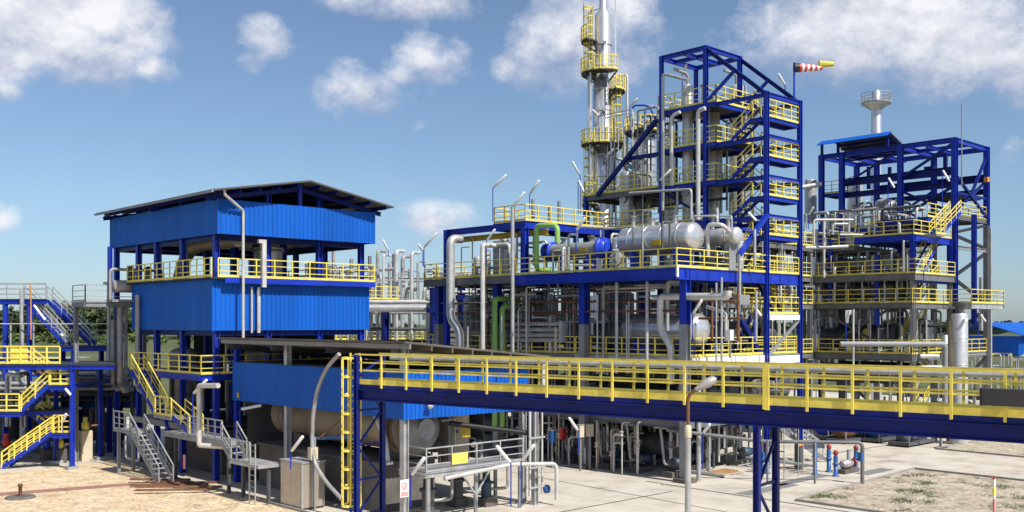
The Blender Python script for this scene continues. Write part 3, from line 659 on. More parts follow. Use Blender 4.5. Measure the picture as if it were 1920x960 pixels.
part(T, 'valve_body', MB().lathe((-10.6, .9, .55), (-10.6, .9, .95), [(0, .14), (.1, .2), (.3, .2), (.4, .1)], 10), LBLUE)
T = thing('fire_notice', 'white notice with a red symbol on the pale shed column', 'sign', (-18.72, 1.7, 1.0))
a = pt(751, 902, q=1.86); 
part(T, 'panel', MB().box(a[0] - .05, a[0] + .42, 1.80, 1.83, a[2] - .75, a[2] + .05), WHITE)
part(T, 'red_border', MB().box(a[0] - .01, a[0] + .38, 1.79, 1.797, a[2] - .71, a[2] - .50), PINK)
part(T, 'red_symbol', MB().lathe((a[0] + .19, 1.797, a[2] - .25), (a[0] + .19, 1.788, a[2] - .25), [(0, .17), (.009, .17)], 20), PINK)
part(T, 'symbol_core', MB().lathe((a[0] + .19, 1.787, a[2] - .25), (a[0] + .19, 1.78, a[2] - .25), [(0, .10), (.007, .10)], 16), WHITE)
part(T, 'symbol_bar', MB().box(a[0] + .17, a[0] + .23, 1.772, 1.779, a[2] - .32, a[2] - .19), RED)

for i, (x, y, z0, h, r, m) in enumerate(((-14.3, 3.6, .1, 2.0, .32, DKGREY), (-13.2, 2.6, .1, 1.7, .26, MOTOR), (-17.4, 2.0, .1, 2.1, .3, DKGREY))):
    TX = thing('mixer_drive', ['dark upright mixer drive under the galvanised walkway', 'petrol blue drive motor under the galvanised walkway', 'dark upright drive tight behind the pale shed column'][i], 'machine', (x, y, 0))
    part(TX, 'pedestal', MB().box(x - .4, x + .4, y - .4, y + .4, 0, .4), CONCD); part(TX, 'housing', MB().lathe((x, y, .4), (x, y, z0 + h), [(0, r), (h * .4, r), (h * .42, r * 1.4), (h * .48, r * 1.4), (h * .5, r * .8), (h - .3, r * .7)], 14), m)
    part(TX, 'side_pipe', MB().tube([(x + r, y, .8), (x + 1.2, y - .3, .8), (x + 1.2, y - .3, 2.1)], .08), PIPEG)
TX = thing('chain_guard', 'pale curved chain guard pipe beside the flanged drum end', 'guard', (-18.2, 4.2, 2.4))
part(TX, 'guard', MB().tube([(-18.1, 6.0, 5.0), (-18.2, 5.2, 4.9), (-18.3, 4.3, 3.9), (-18.3, 4.0, 2.5)], .16, 10, .5), PIPEW); part(TX, 'bracket', MB().box(-18.5, -18.1, 3.8, 4.2, 2.42, 2.6), GREY)
part(T, 'sill', MB().box(a[0] - .05, a[0] + .42, 1.79, 1.84, a[2] - .78, a[2] - .76), GREY)
# aluminium cabinet, bent hose, extinguisher
a = gpt(566, 958); T = thing('aluminium_cabinet', 'boxy brushed aluminium cabinet standing at the gravel edge', 'cabinet', (a[0], a[1], 0))
cw, cdp = 2.0, 1.3
part(T, 'body', MB().box(a[0] - .0, a[0] + cdp, a[1], a[1] + cw, .12, 2.3), mat('brushed_aluminium', (.52, .46, .39), .42, .55, var=.12, scale=1.2))
part(T, 'plinth', MB().box(a[0] + .05, a[0] + cdp - .05, a[1] + .05, a[1] + cw - .05, 0, .12), CONCD)
part(T, 'lid', MB().box(a[0] - .05, a[0] + cdp + .05, a[1] - .05, a[1] + cw + .05, 2.3, 2.36), GALV)
part(T, 'door', MB().box(a[0] - .02, a[0] - .001, a[1] + .08, a[1] + cw / 2 - .01, .2, 2.24), MATS['brushed_aluminium']); part(T, 'door', MB().box(a[0] - .02, a[0] - .001, a[1] + cw / 2 + .01, a[1] + cw - .08, .2, 2.24), MATS['brushed_aluminium'])
part(T, 'corner_trim', MB().box(a[0] - .025, a[0] + .04, a[1] - .03, a[1] + .04, .1, 2.3), GALV)
a = gpt(522, 905); T = thing('extinguisher_box', 'small white box with a red extinguisher under it by the plinth', 'fire box', (a[0], a[1], 0))
part(T, 'stake', MB().box(a[0] - .03, a[0] + .03, a[1] - .03, a[1] + .03, 0, 2.0), GREY); part(T, 'box', MB().box(a[0] - .25, a[0] + .15, a[1] - .2, a[1] + .2, 1.25, 1.85), BEIGE)
part(T, 'extinguisher', MB().lathe((a[0] - .12, a[1] - .1, .55), (a[0] - .12, a[1] - .1, 1.2), [(0, .1), (.45, .1), (.55, .05), (.65, .05)], 12), RED)
H = [pt(x, y, p=-20.2) for x, y in ((636, 664), (612, 690), (595, 730), (587, 775), (585, 835), (590, 870), (612, 905), (640, 935))]
H = [(v[0], v[1], max(v[2], .1)) for v in H]
pipe('grey flexible hose arching down beside the yellow caged ladder', H, .10, PIPEG, 10, .5, name='hose', cat='hose')
T = thing('hose_stand', 'blue grey bracket stand that holds the arching hose', 'stand', (-20.2, H[4][1], 0))
part(T, 'mast', MB().bar((-20.05, H[4][1], 0), (-20.05, H[4][1], H[4][2] + .4), .10), GREY)
part(T, 'arm', MB().bar((-20.05, H[4][1] + .4, H[4][2] + .3), (-18.6, H[4][1] - 2.4, H[4][2] + .5), .08, .16), LBLUE)
part(T, 'strut', MB().bar((-19.9, H[4][1] - .1, H[4][2] + .3), (-18.7, H[4][1] - 1.6, H[4][2] + 1.9), .07), RUST)
part(T, 'clamp_box', MB().box(-20.35, -19.95, H[4][1] - .15, H[4][1] + .15, H[4][2] - .7, H[4][2] - .1), BEIGE)

# grey walkway, stairs and ladder on the shaded side of the building
T = thing('side_walkway', 'grey stepped walkway with pale rails between the yellow stair and the plinth', 'walkway', (-21, 18, 0))
w0 = pt(310, 808, p=-21.4); w1 = pt(418, 826, p=-21.4); zA = w0[2]
part(T, 'deck', MB().box(-21.5, -20.3, w1[1], w0[1], zA - .28, zA), GREY)
rail(T, [(-21.45, S3[1] - .1, zA), (-21.45, w1[1], zA)], GALV, sp=.9, toe=.1)
l0 = pt(430, 858, p=-21.6); l1 = pt(484, 862, p=-21.6); zB = 2.0
stair(T, (-21.5, w1[1], zA), (-21.5, l0[1], zB), .9, (1, 0, 0), GREY, GALV)
part(T, 'landing', MB().box(-21.6, -20.2, l1[1], l0[1], zB - .16, zB), GALV)
rail(T, [(-21.55, l0[1], zB), (-21.55, l1[1] + .9, zB)], GALV, sp=.8, toe=.1)
ladder(T, -21.68, l1[1] + .45, 0, zB + 1.1, (0, 1, 0), GALV, .6)
for y in (w0[1] - .3, w1[1] + .3, l0[1] - .2, l1[1] + .2): part(T, 'post', MB().bar((-20.9, y, 0), (-20.9, y, (zA if y > w1[1] else zB) - .1), .16), DKGREY)
part(T, 'hazard_plate', MB().box(-21.4, -21.38, w0[1] - 2.6, w0[1] - 2.3, .9, 1.7), PINK)
f0 = pt(396, 722, p=-21.2); f1 = pt(396, 833, p=-21.2); f2 = pt(432, 722, p=-21.2)
pipe('pale thick pipe frame hanging at the corner of the grey walkway', [(-21.9, f2[1], f2[2]), (-21.9, f0[1], f0[2]), (-21.9, f1[1], f1[2]), (-20.8, f1[1] - 1.5, f1[2] - .05)], .14, PIPEW, 10, .12)
T = thing('grey_stair', 'straight grey steel stair from a small landing down to the rusty planks', 'stairs', (-21, 25, 0))
g0 = pt(232, 800, p=-22.0); g1 = pt(258, 795, p=-22.0); g2 = pt(312, 880, p=-22.0)
part(T, 'landing', MB().box(-22.5, -21.2, g1[1], g0[1] + .4, 2.55, 2.7), GREY)
rail(T, [(-22.45, g0[1] + .4, 2.7), (-22.45, g1[1], 2.7)], GALV, sp=.8, toe=.1)
stair(T, (-22.45, g1[1], 2.7), (-22.45, g2[1], .05), .85, (1, 0, 0), GREY, GALV)
for x in (-22.3, -21.4): part(T, 'post', MB().bar((x, g0[1], 0), (x, g0[1], 2.5), .18), GREY)
T = thing('hanging_pipe_loop', 'pale pipe loop hung low behind the grey stair', 'pipe', (-20.5, 27, 0))
part(T, 'loop', MB().tube([(-20.6, 29.2, 1.9), (-20.6, 29.2, .5), (-20.6, 27.2, .45), (-20.6, 27.2, 2.2)], .10), PIPEW)

# rusty planks, hydrant cover, stray post on the gravel
for i, (px, py, L, dy, a) in enumerate(((318, 912, 4.2, .25, .2), (335, 919, 4.6, -.1, .14), (350, 908, 3.6, .0, .3), (300, 905, 3.4, .5, .1), (372, 916, 2.6, -.5, .24), (325, 925, 3.9, .1, .17))):
    x, y, _ = gpt(px, py); c, s = math.cos(R(135) + a), math.sin(R(135) + a); zz = .07 + .1 * (i % 2)
    solo('plank', 'rusty brown plank in the loose pile at the foot of the grey stair', 'plank', MB().bar((x - c * L / 2, y - s * L / 2, zz), (x + c * L / 2, y + s * L / 2, zz + .05), .22, .09), WOOD if i % 2 else RUST, group='rusty planks on the gravel')
x, y, _ = gpt(38, 934); T = thing('hydrant_cover', 'round manhole cover with a rusty stub post in the gravel', 'manhole', (x, y, 0))
part(T, 'cover', MB().lathe((x, y, 0), (x, y, .12), [(0, .75), (.1, .72), (.12, .6)], 20), CONCD); part(T, 'stub', MB().lathe((x, y, .1), (x, y, .75), [(0, .09), (.5, .09), (.52, .14), (.65, .1)], 10), RUST)

# ------------------------------------------------------------------ footbridge
T = thing('footbridge', 'long dark blue steel footbridge with yellow rails and a caged ladder at its far end', 'footbridge', (-3, .6, 0), BR)
XL, XR, WB = -17.7, 20.0, 1.15
for y in (0, WB):
    part(T, 'girder', MB().ibeam((XL, y, 6.42), (XR, y, 6.42), .30, .44, .04), NAVY)
    part(T, 'edge_channel', MB().box(XL, XR, y - .06, y + .06, 6.65, 6.82), NAVY)
x = XL + .6
while x < XR:
    part(T, 'cross_member', MB().bar((x, .16, 6.5), (x, WB - .16, 6.5), .1, .2), NAVY); x += 2.4
part(T, 'walkway_grating', MB().box(XL, XR, .07, WB - .07, 6.80, 6.84), DARK)
for y, sg in ((-.09, 1), (WB + .09, -1)):
    mb = MB()
    mb.bar((XL, y, 7.97), (XR, y, 7.97), .058)
    for zz in (7.66, 7.36): mb.bar((XL, y + .02 * sg, zz), (XR, y + .02 * sg, zz), .025, .055)
    o = part(T, 'handrail', mb, YEL)
    part(T, 'toe_board', MB().box(XL, XR, y + .045 * sg - .008, y + .045 * sg + .008, 6.80, 7.02), YEL, under=o)
    pm = MB().box(-.035, .035, -.025, .025, 6.70, 7.94).mesh('post', YEL); x = XL + .15
    while x < XR:
        e = bpy.data.objects.new('post', pm); COL.objects.link(e); e.parent = o; e.location = Vector((x, y - .02 * sg, 0)) - Vector(T.org); x += 1.27
    if sg > 0: part(T, 'post', MB().box(-.95 - 0.06, -.95 + 0.06, y - .04, y + .02, 6.68, 7.97), YEL, under=o)
def trestle(x0, top, base=0):
    for k, (xx, yy) in enumerate(((x0, -.12), (x0, WB + .15))):
        part(T, 'leg', MB().ibeam((xx, yy, base), (xx, yy, top), .18, .18, .03), NAVY)
    mb = MB(); z0 = .4; i = 0
    while z0 < top - .6:
        part(T, 'lacing', MB().bar((x0, -.04 if i % 2 else WB + .07, z0), (x0, WB + .07 if i % 2 else -.04, min(z0 + 1.25, top - .2)), .07), NAVY)
        part(T, 'rung', MB().bar((x0, -.04, z0), (x0, WB + .07, z0), .07), NAVY); z0 += 1.35; i += 1
trestle(-1.25, 6.2); trestle(XL + .12, 7.95)
ladder(T, XL - .46, .35, 1.9, 8.0, (1, 0, 0), YEL, .5, cage=(0, -1, 0))
part(T, 'ladder_foot', MB().box(XL - .72, XL - .64, .31, .39, 0, 1.9).box(XL - .28, XL - .2, .31, .39, 0, 1.9), NAVY)
pipe('long light grey pipe carried beside the rail of the footbridge', [(XL + .5, WB + .22, 7.80), (XR, WB + .22, 7.80)], .07, GALV, 10, fr=BR)
T = thing('rail_box', 'graphite box with a black end bolted outside the footbridge rail', 'box', (6.2, -.3, 7.3), BR)
part(T, 'casing', MB().box(4.85, 7.6, -.50, -.16, 7.13, 7.55), BOXG); part(T, 'end_cap', MB().box(4.80, 4.85, -.51, -.15, 7.12, 7.56), BLACK)
for x in (5.4, 7.0): part(T, 'bracket', MB().box(x - .03, x + .03, -.16, -.08, 7.2, 7.5), GREY)

# street lamp in front of the bridge
x, y, _ = pt(1290, 800, D=27.5, fr=WORLD)
T = thing('street_lamp', 'slim street lamp with a grey lower pole and a rusty upper tube before the footbridge', 'street lamp', (x, y, 0), WORLD)
part(T, 'pole', MB().lathe((x, y, 0), (x, y, 6.15), [(0, .105), (5.9, .08), (6.15, .075)], 14), GALV)
part(T, 'collar', MB().lathe((x, y, 6.05), (x, y, 6.4), [(0, .095), (.3, .095), (.35, .05)], 12), BEIGE)
part(T, 'mast_tube', MB().tube([(x, y, 6.3), (x, y, 7.2), (x + .28, y, 7.42)], .05, 8, .15), RUST)
part(T, 'lamp_head', MB().lathe((x + .2, y, 7.36), (x + .78, y, 7.68), [(0, .05), (.15, .09), (.4, .14), (.6, .11), (.66, .03)], 14), PIPEG)
def ring(T, c, r0, r1, z, a0, a1, m=None, h=1.1, bracket=True):
    n = max(6, int((a1 - a0) / R(15))); A = [a0 + (a1 - a0) * i / n for i in range(n + 1)]
    mb = MB(); vs = []
    for t in A:
        for r in (r0, r1):
            for zz in (z - .12, z): vs.append((c[0] + r * math.cos(t), c[1] + r * math.sin(t), zz))
    fs = []
    for i in range(n):
        k = 4 * i; fs += [(k + 1, k + 3, k + 7, k + 5), (k, k + 4, k + 6, k + 2), (k + 2, k + 6, k + 7, k + 3), (k, k + 1, k + 5, k + 4)]
    fs += [(0, 2, 3, 1), (4 * n + 1, 4 * n + 3, 4 * n + 2, 4 * n)]
    mb.add(vs, fs); pf = part(T, 'ring_platform', mb, DARK)
    if bracket:
        for t in A[::3]: part(T, 'bracket', MB().bar((c[0] + r0 * .9 * math.cos(t), c[1] + r0 * .9 * math.sin(t), z - .75), (c[0] + r1 * .95 * math.cos(t), c[1] + r1 * .95 * math.sin(t), z - .14), .09), DARK, under=pf)
    rail(T, [(c[0] + r1 * math.cos(t), c[1] + r1 * math.sin(t), z) for t in A], m or YEL, sp=.7, h=h)
# ------------------------------------------------------------------ main process platform
ZD = 12.35
T = thing('process_platform', 'big two storey blue process platform with yellow rails and dark bays below', 'platform', (4, 10, 0))
level(T, -1.1, 12.0, -.05, 13.3, ZD, BLUE, .66, 'LF')
level(T, -1.1, 8.0, 13.32, 23.0, ZD, EDGE, .5, 'LB')
level(T, .3, 12.2, .3, 24.0, 3.55, EDGE, .5, '', dm=DARK)
part(T, 'corner_plate', MB().box(-1.19, -1.05, -.16, -.06, ZD - .55, ZD + .05), WHITE)
for x in [i * 1.1 - .2 for i in range(11)]: part(T, 'stiffener', MB().box(x - .02, x + .02, -.075, -.06, ZD - .6, ZD - .1), BLUE)
for x, y in ((0, .2), (0, 8.1), (0, 16.2), (0, 22.6), (7.9, 8.1), (7.9, 16.2), (11.9, 8.1), (11.9, 13.0), (7.9, 22.6)):
    cg = column(T, x, y, 0, 9.1, GREY, .46); column(T, x, y, 9.1, ZD - .1, BLUE, .46, 'column_head', under=cg)
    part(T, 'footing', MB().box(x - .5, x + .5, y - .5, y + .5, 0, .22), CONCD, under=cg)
    if (x, y) in ((0, .2), (0, 8.1)): part(T, 'knee_plate', MB().prof((x - .05, y, 0), (x + .05, y, 0), [(0, 0), (.01, 0), (.01, .01)]), BLUE, under=cg) if False else None
level(T, .35, 12.0, .1, 9.2, 7.2, GALV, .62, 'LF', dm=DARK)
level(T, .35, 12.0, 9.22, 26.5, 7.2, EDGE, .4, 'L', dm=DARK)
part(T, 'fascia_panel', MB().box(.45, 8.0, .03, .085, 6.58, 7.17), PALE)
for x in [1.4 + i * 1.5 for i in range(5)]: part(T, 'fascia_joint', MB().box(x - .02, x + .02, .022, .029, 6.6, 7.15), DKGREY)
beam(T, (0, .5, 9.9), (0, 22.5, 9.9), RUST, .1, .14); 
# upper steel with monorail
U = pt(985, 413, p=-.5); ZU = 16.0
T = thing('upper_platform', 'raised blue platform with a yellow monorail above the main blue deck', 'platform', (3, 16, ZD))
uq = U[1]; ub = pt(925, 418, p=-.5)[1]; uc = pt(838, 437, p=-.5)[1]
level(T, -.5, 8.0, uq, ub, ZU, BLUE, .5, 'LF', rsp=1.2)
rail(T, [(-.45, ub - .05, ZU), (3, ub - .05, ZU)])
beam(T, (-.5, ub, ZU - .3), (-.5, uc, ZU - .3), BLUE, .3, .42)
column(T, -.5, uc, 0, ZU - .1, BLUE, .36); column(T, -.42, uq + .15, ZD, ZU - .4, BLUE, .40)
column(T, 7.8, uq + .15, ZD, ZU - .4, BLUE, .3); column(T, 7.8, ub, ZD, ZU - .4, BLUE, .3)
mo0 = pt(860, 440, p=.6); mo1 = pt(985, 427, p=.6)
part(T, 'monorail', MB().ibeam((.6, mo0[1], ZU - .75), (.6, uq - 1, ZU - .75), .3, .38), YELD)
for x, y, a in ((1, uq + .8, 1.0), (3.2, uq + 1.4, .8), (5, uq + 2.2, 1.2)): part(T, 'vent_stub', MB().tube([(x, y, ZU), (x, y, ZU + a * 1.6)], .12), GREY)

# ---- equipment on the main deck
gp = [pt(x, y, p=-.35) for x, y in ((1045, 455), (1045, 423), (1006, 423), (1006, 505), (1030, 505))]
gp[4] = (-.35 + 1.2, gp[3][1], gp[3][2])
pipe('light green pipe bent in an upturned U on the upper blue deck', gp, .17, GREEN, 12, .35)
ex0 = pt(1138, 460, p=1.3); ex1 = pt(1024, 462, p=1.3); zx = ex0[2] - .15
T = thing('heat_exchanger', 'grey horizontal heat exchanger with bright blue end covers on the upper blue deck', 'heat exchanger', (1.3, ex0[1] + 2, ZD))
part(T, 'shell', MB().lathe((1.3, ex0[1] + .35, zx), (1.3, ex1[1] - .3, zx), [(0, .48), (ex1[1] - ex0[1] - .65, .48)], 24), PIPEG)
part(T, 'front_cover', MB().lathe((1.3, ex0[1] + .45, zx), (1.3, ex0[1] - .1, zx), [(0, .5), (0, .72), (.16, .72), (.16, .62), (.4, .62), (.52, .4)], 28), BLUEV)
part(T, 'rear_cover', MB().lathe((1.3, ex1[1] - .75, zx), (1.3, ex1[1] + .2, zx), [(0, .5), (0, .66), (.14, .66), (.14, .56), (.75, .56), (.9, .3)], 24), BLUEV)
for f in (.25, .7):
    y = ex0[1] + (ex1[1] - ex0[1]) * f; part(T, 'saddle', MB().box(.9, 1.7, y - .12, y + .12, ZD, zx - .35), BLUEV); part(T, 'nozzle', MB().lathe((1.3, y, zx + .4), (1.3, y, zx + .85), [(0, .15), (.35, .15), (.35, .24), (.45, .24)], 12), GREY)
part(T, 'name_plate', MB().box(.80, .83, ex0[1] + 1.3, ex0[1] + 1.9, zx - .2, zx + .05), YELD)
a, b = pt(1311, 442, p=2.0), pt(1167, 446, p=2.0)
tank('horizontal_tank', 'large polished silver tank lying on the upper blue deck', (2.0, a[1], 14.3), (2.0, b[1], 14.3), .93, STEEL, ((.3, .5, .15), (.6, .5, .2), (.85, .7, .12)), 4, ZD, cat='tank', dome=.5, plate=.42)
a, b = pt(1322, 612, p=2.6), pt(1175, 612, p=2.6)
tank('horizontal_tank', 'dull silver tank lying in the shade of the lower storey', (2.6, a[1], 8.75), (2.6, b[1], 8.75), 1.02, STEEL, ((.4, .6, .18),), 4, 7.2, cat='tank', dome=.5)
a, b = pt(1388, 442, p=4.4), pt(1330, 440, p=4.4)
tank('horizontal_drum', 'small silver drum beside the polished tank on the upper blue deck', (4.4, a[1], 14.45), (4.4, b[1] + .6, 14.45), .52, INSUL, ((.3, .6, .12), (.7, .9, .1)), 2, ZD, sm=GREY, cat='drum')
pipe('thick white pipe looping over beside the polished silver tank', [pt(1327, 482, p=3.2), pt(1327, 421, p=3.2), pt(1354, 421, p=3.2), (4.4, pt(1354, 421, p=3.2)[1], pt(1354, 440, p=3.2)[2])], .13, PIPEW, 10, .3)
for i, (px, py, dx, h, r, m) in enumerate(((912, 470, 1.2, 2.1, .32, INSUL), (930, 470, .8, 2.6, .22, GALV), (946, 468, 1.9, 3.0, .36, INSUL), (895, 480, 1.6, 1.7, .28, GALV), (1062, 480, .9, 1.3, .24, PIPEG), (1160, 470, 4.2, 2.6, .45, INSUL), (1385, 470, 5.4, 2.4, .3, INSUL), (1370, 470, 7.0, 2.2, .4, GALV))):
    c = pt(px, py, p=dx)
    tank('upright_vessel', ['short silver upright vessel near the free end of the upper deck', 'slim grey upright vessel near the free end of the upper deck', 'tallest silver upright vessel near the blue corner post', 'stubby grey upright vessel at the far rail of the upper deck', 'little grey upright pot below the blue ended exchanger', 'silver upright vessel behind the polished tank', 'silver upright vessel at the end of the small drum', 'grey upright vessel close to the stair tower foot'][i], (dx, c[1], ZD), (dx, c[1], ZD + h), r, m, bands=2, cat='vessel')
for i, (pts, r) in enumerate(((((908, 520), (908, 458), (955, 458), (955, 475)), .11), (((985, 505), (985, 478), (1000, 478)), .07), (((1037, 512), (1037, 470), (1053, 470)), .07), (((1066, 505), (1066, 440), (1080, 440)), .08), (((1075, 497), (1112, 497)), .07), (((1205, 500), (1205, 395), (1222, 395)), .06), (((1082, 455), (1082, 425), (1180, 430)), .08), (((1345, 425), (1345, 398), (1344, 390)), .10), (((1300, 470), (1300, 405), (1345, 405), (1345, 415)), .06), (((1372, 440), (1372, 405), (1350, 405)), .06), (((1300, 432), (1390, 432)), .06), (((1415, 500), (1415, 430)), .09))):
    P3 = [pt(x, y, p=[-.7, .4, .2, .5, .3, 1.0, 1.6, 4.2, 3.4, 4.9, 5.0, 6.2][i]) for x, y in pts]
    pipe(['tall pale pipe with a square bend at the end of the upper deck', 'short grey pipe hook beside the green pipe', 'grey pipe hook in front of the exchanger', 'grey pipe dropping onto the exchanger shell', 'pale short pipe lying behind the yellow rail', 'thin pale standpipe before the polished tank', 'pale pipe running from the exchanger to the polished tank', 'white stub pipe above the small drum', 'thin grey pipe frame over the small drum', 'thin grey pipe hook behind the small drum', 'thin grey header running past the small drum', 'grey standpipe behind the long blue strut'][i], P3, r, PIPEW if i % 2 == 0 else GALV)
# ---- things hung on the face of the platform
wp = [pt(x, y, p=-1.6) for x, y in ((845, 447), (845, 598), (862, 622), (862, 690))]
wp[0] = (wp[0][0] + 1.0, wp[0][1], wp[0][2] + .0); wp.insert(1, (wp[1][0], wp[1][1], wp[0][2]))
pipe('thickest white pipe dropping from the monorail post with a kink near its foot', wp, .30, INSUL, 14, .5)
pipe('tall pale square topped pipe standing before the platform', [pt(x, y, p=-1.9) for x, y in ((905, 700), (905, 459))] + [(.5, pt(905, 459, p=-1.9)[1], pt(905, 459, p=-1.9)[2])], .17, PIPEW, 10, .2)
pipe('tallest plain grey post pipe crossing the blue deck edge', [pt(961, 700, p=-1.5), pt(961, 388, p=-1.5)], .13, GALV, 10)
for i, (pts, r, m, p) in enumerate(((((928, 800), (928, 560), (950, 540)), .20, GREEN, -.6), (((942, 800), (942, 575), (965, 560)), .20, GREEN, -.3), (((1258, 720), (1258, 650), (1238, 617), (1238, 556), (1365, 556), (1365, 545)), .21, PIPEW, .0),
        (((987, 690), (987, 538), (1003, 538)), .08, GALV, -.4), (((1156, 700), (1156, 530)), .10, GALV, -.4), (((1213, 700), (1213, 528)), .10, GALV, -.4), (((1251, 620), (1251, 527), (1290, 528)), .12, GALV, .3), (((1120, 700), (1120, 553)), .06, GALV, -.3), (((1131, 700), (1131, 537), (1160, 537)), .09, PIPEG, .1), (((1175, 700), (1175, 572)), .05, GALV, .0), (((1179, 700), (1179, 565)), .05, GALV, .1),
        (((965, 566), (1240, 565)), .08, RUST, .2), (((1384, 640), (1384, 545)), .09, RUST, 1.2), (((1240, 561), (1380, 565)), .08, RUST, .8), (((1335, 640), (1335, 560)), .08, RUST, 1.6), (((1310, 597), (1395, 597)), .07, RUST, 1.9), (((1353, 700), (1353, 520)), .06, GALV, -.1), (((1343, 690), (1343, 530)), .05, GALV, .6), (((1418, 640), (1418, 545)), .07, GALV, 2),
        (((1046, 552), (1046, 525)), .07, PIPEG, .4), (((1046, 555), (1090, 553)), .10, PIPEG, .4), (((1110, 628), (1110, 605)), .12, INSUL, 1.2), (((1000, 605), (1000, 575)), .08, PIPEG, .6), (((1325, 575), (1361, 587), (1361, 640)), .09, PIPEW, .9), (((972, 615), (972, 590)), .09, GALV, .4), (((877, 700), (877, 612)), .07, GALV, -1.3), (((941, 690), (941, 592)), .09, GALV, -1.2))):
    P3 = [pt(x, y, p=p) for x, y in pts]
    if m is GREEN: P3[2] = (P3[1][0] + 2.2, P3[1][1], P3[1][2])
    pipe(['light green riser with the higher bend under the blue deck', 'light green riser with the lower bend under the blue deck', 'fat white pipe with two kinks crossing the lower storey', 'thin grey hooked standpipe left of the exchanger bank'.replace('left of', 'beside'), 'grey standpipe before the shaded lower tank', 'grey standpipe nearest the middle of the shaded lower tank', 'grey pipe bent square behind the fat white pipe', 'thin grey standpipe beside the second blue headed column', 'grey pipe with a square bend beside the second blue headed column', 'thin grey standpipe at the rear end of the shaded tank', 'second thin grey standpipe at the rear end of the shaded tank', 'long rusty brown pipe running under the blue deck',
          'rust brown standpipe under the blue strut post', 'rust brown pipe above the shaded tank dome', 'rust brown standpipe beside the shaded tank dome', 'low rust brown pipe between the shaded tank and the stair', 'thin grey standpipe before the rusty pipes', 'thin grey standpipe close behind the corner column', 'grey standpipe in front of the dim yellow stair', 'stub grey pipe hanging from the blue deck', 'grey pipe lying under the stub by the second column', 'silver canister pipe at the second blue headed column', 'grey riser above the exchanger bank', 'pale pipe bending down beside the white junction box', 'short grey riser at the end of the exchanger bank', 'thin grey post pipe near the kinked white pipe', 'grey post pipe beside the green risers'][i], P3, r, m, 10, .3 if r > .15 else None)
# exchanger bank of stacked tubes
T = thing('tube_bank', 'bank of four grey horizontal finned tubes under the blue deck', 'heat exchanger', (.3, 12, 7.2))
for py in (607, 618, 628, 637):
    a, b = pt(1052, py, p=.25), pt(962, py, p=.25); part(T, 'tube', MB().tube([a, b], .14, 10), PIPEG)
a = pt(1052, 622, p=.25); part(T, 'return_header', MB().box(.05, .45, a[1] - .25, a[1], 7.9, 9.3), GALV)
a = pt(1043, 625, p=.1); part(T, 'end_post', MB().box(-.0, .12, a[1] - .06, a[1] + .06, 7.2, 8.9), BEIGE)
c = pt(1369, 624, p=1.0); T = thing('junction_box', 'white junction box on a short post by the lower yellow rail', 'box', (c[0], c[1], 7.2))
part(T, 'box', MB().box(c[0] - .2, c[0] + .2, c[1] - .15, c[1] + .15, 8.2, 8.8), WHITE); part(T, 'post', MB().box(c[0] - .04, c[0] + .04, c[1] - .04, c[1] + .04, 7.2, 8.2), GREY)
for i in range(34):
    x, y = random.uniform(-.4, 2.2), random.uniform(.8, 15); h = random.uniform(1.6, 3.4)
    mbx = MB().tube([(x, y, .05), (x, y, h), (x + random.choice((0, .5, .9)), y + random.uniform(-.8, .8), h)], random.choice((.05, .06, .08)), 6)
    zv = random.uniform(.7, h - .4); mbx.lathe((x, y, zv), (x, y, zv + .3), [(0, .06), (0, .15), (.05, .15), (.1, .09), (.2, .09), (.25, .15), (.3, .15), (.3, .06)], 8)
    solo('valved_riser', 'thin pale riser with a valve along the front of the dark ground bay', 'pipe', mbx, random.choice((PIPEW, GALV, PIPEW, BEIGE)), group='valved risers along the platform front')
for i in range(46):
    x, y = random.uniform(-.35, 2.4), random.uniform(8.4, 22); a = random.choice((3.6, 3.6, 7.25)); b = random.uniform(9.2, 11.7); r = random.choice((.035, .045, .06, .08))
    mbx = MB().tube([(x, y, a), (x, y, b), (x + random.choice((.4, .8, 1.4)), y + random.uniform(-.6, .6), b)], r, 6)
    for zz in (a + 1.2, b - .5): mbx.lathe((x, y, zz), (x, y, zz + .08), [(0, r), (0, r * 1.9), (.08, r * 1.9), (.08, r)], 8)
    solo('standpipe', 'thin flanged standpipe close behind the face of the shaded blue platform', 'pipe', mbx, random.choice((PIPEW, GALV, GALV, PIPEG, RUST)), group='standpipes behind the platform face')
for i in range(26):
    y = random.uniform(.5, 18); z = random.uniform(10.7, 11.6) if y < 8 else random.uniform(7.9, 11.5); x = random.uniform(.1, 2.2); L = random.uniform(2, 6)
    solo('level_pipe', 'level pipe run hung below the blue deck in the shaded storey', 'pipe', MB().tube([(x, y, z), (x, min(y + L, 23), z), (x + 1, min(y + L, 23), z)], random.choice((.05, .08, .11)), 6), random.choice((PIPEG, GALV, PIPEW, RUST)), group='level pipes in the shaded storey')
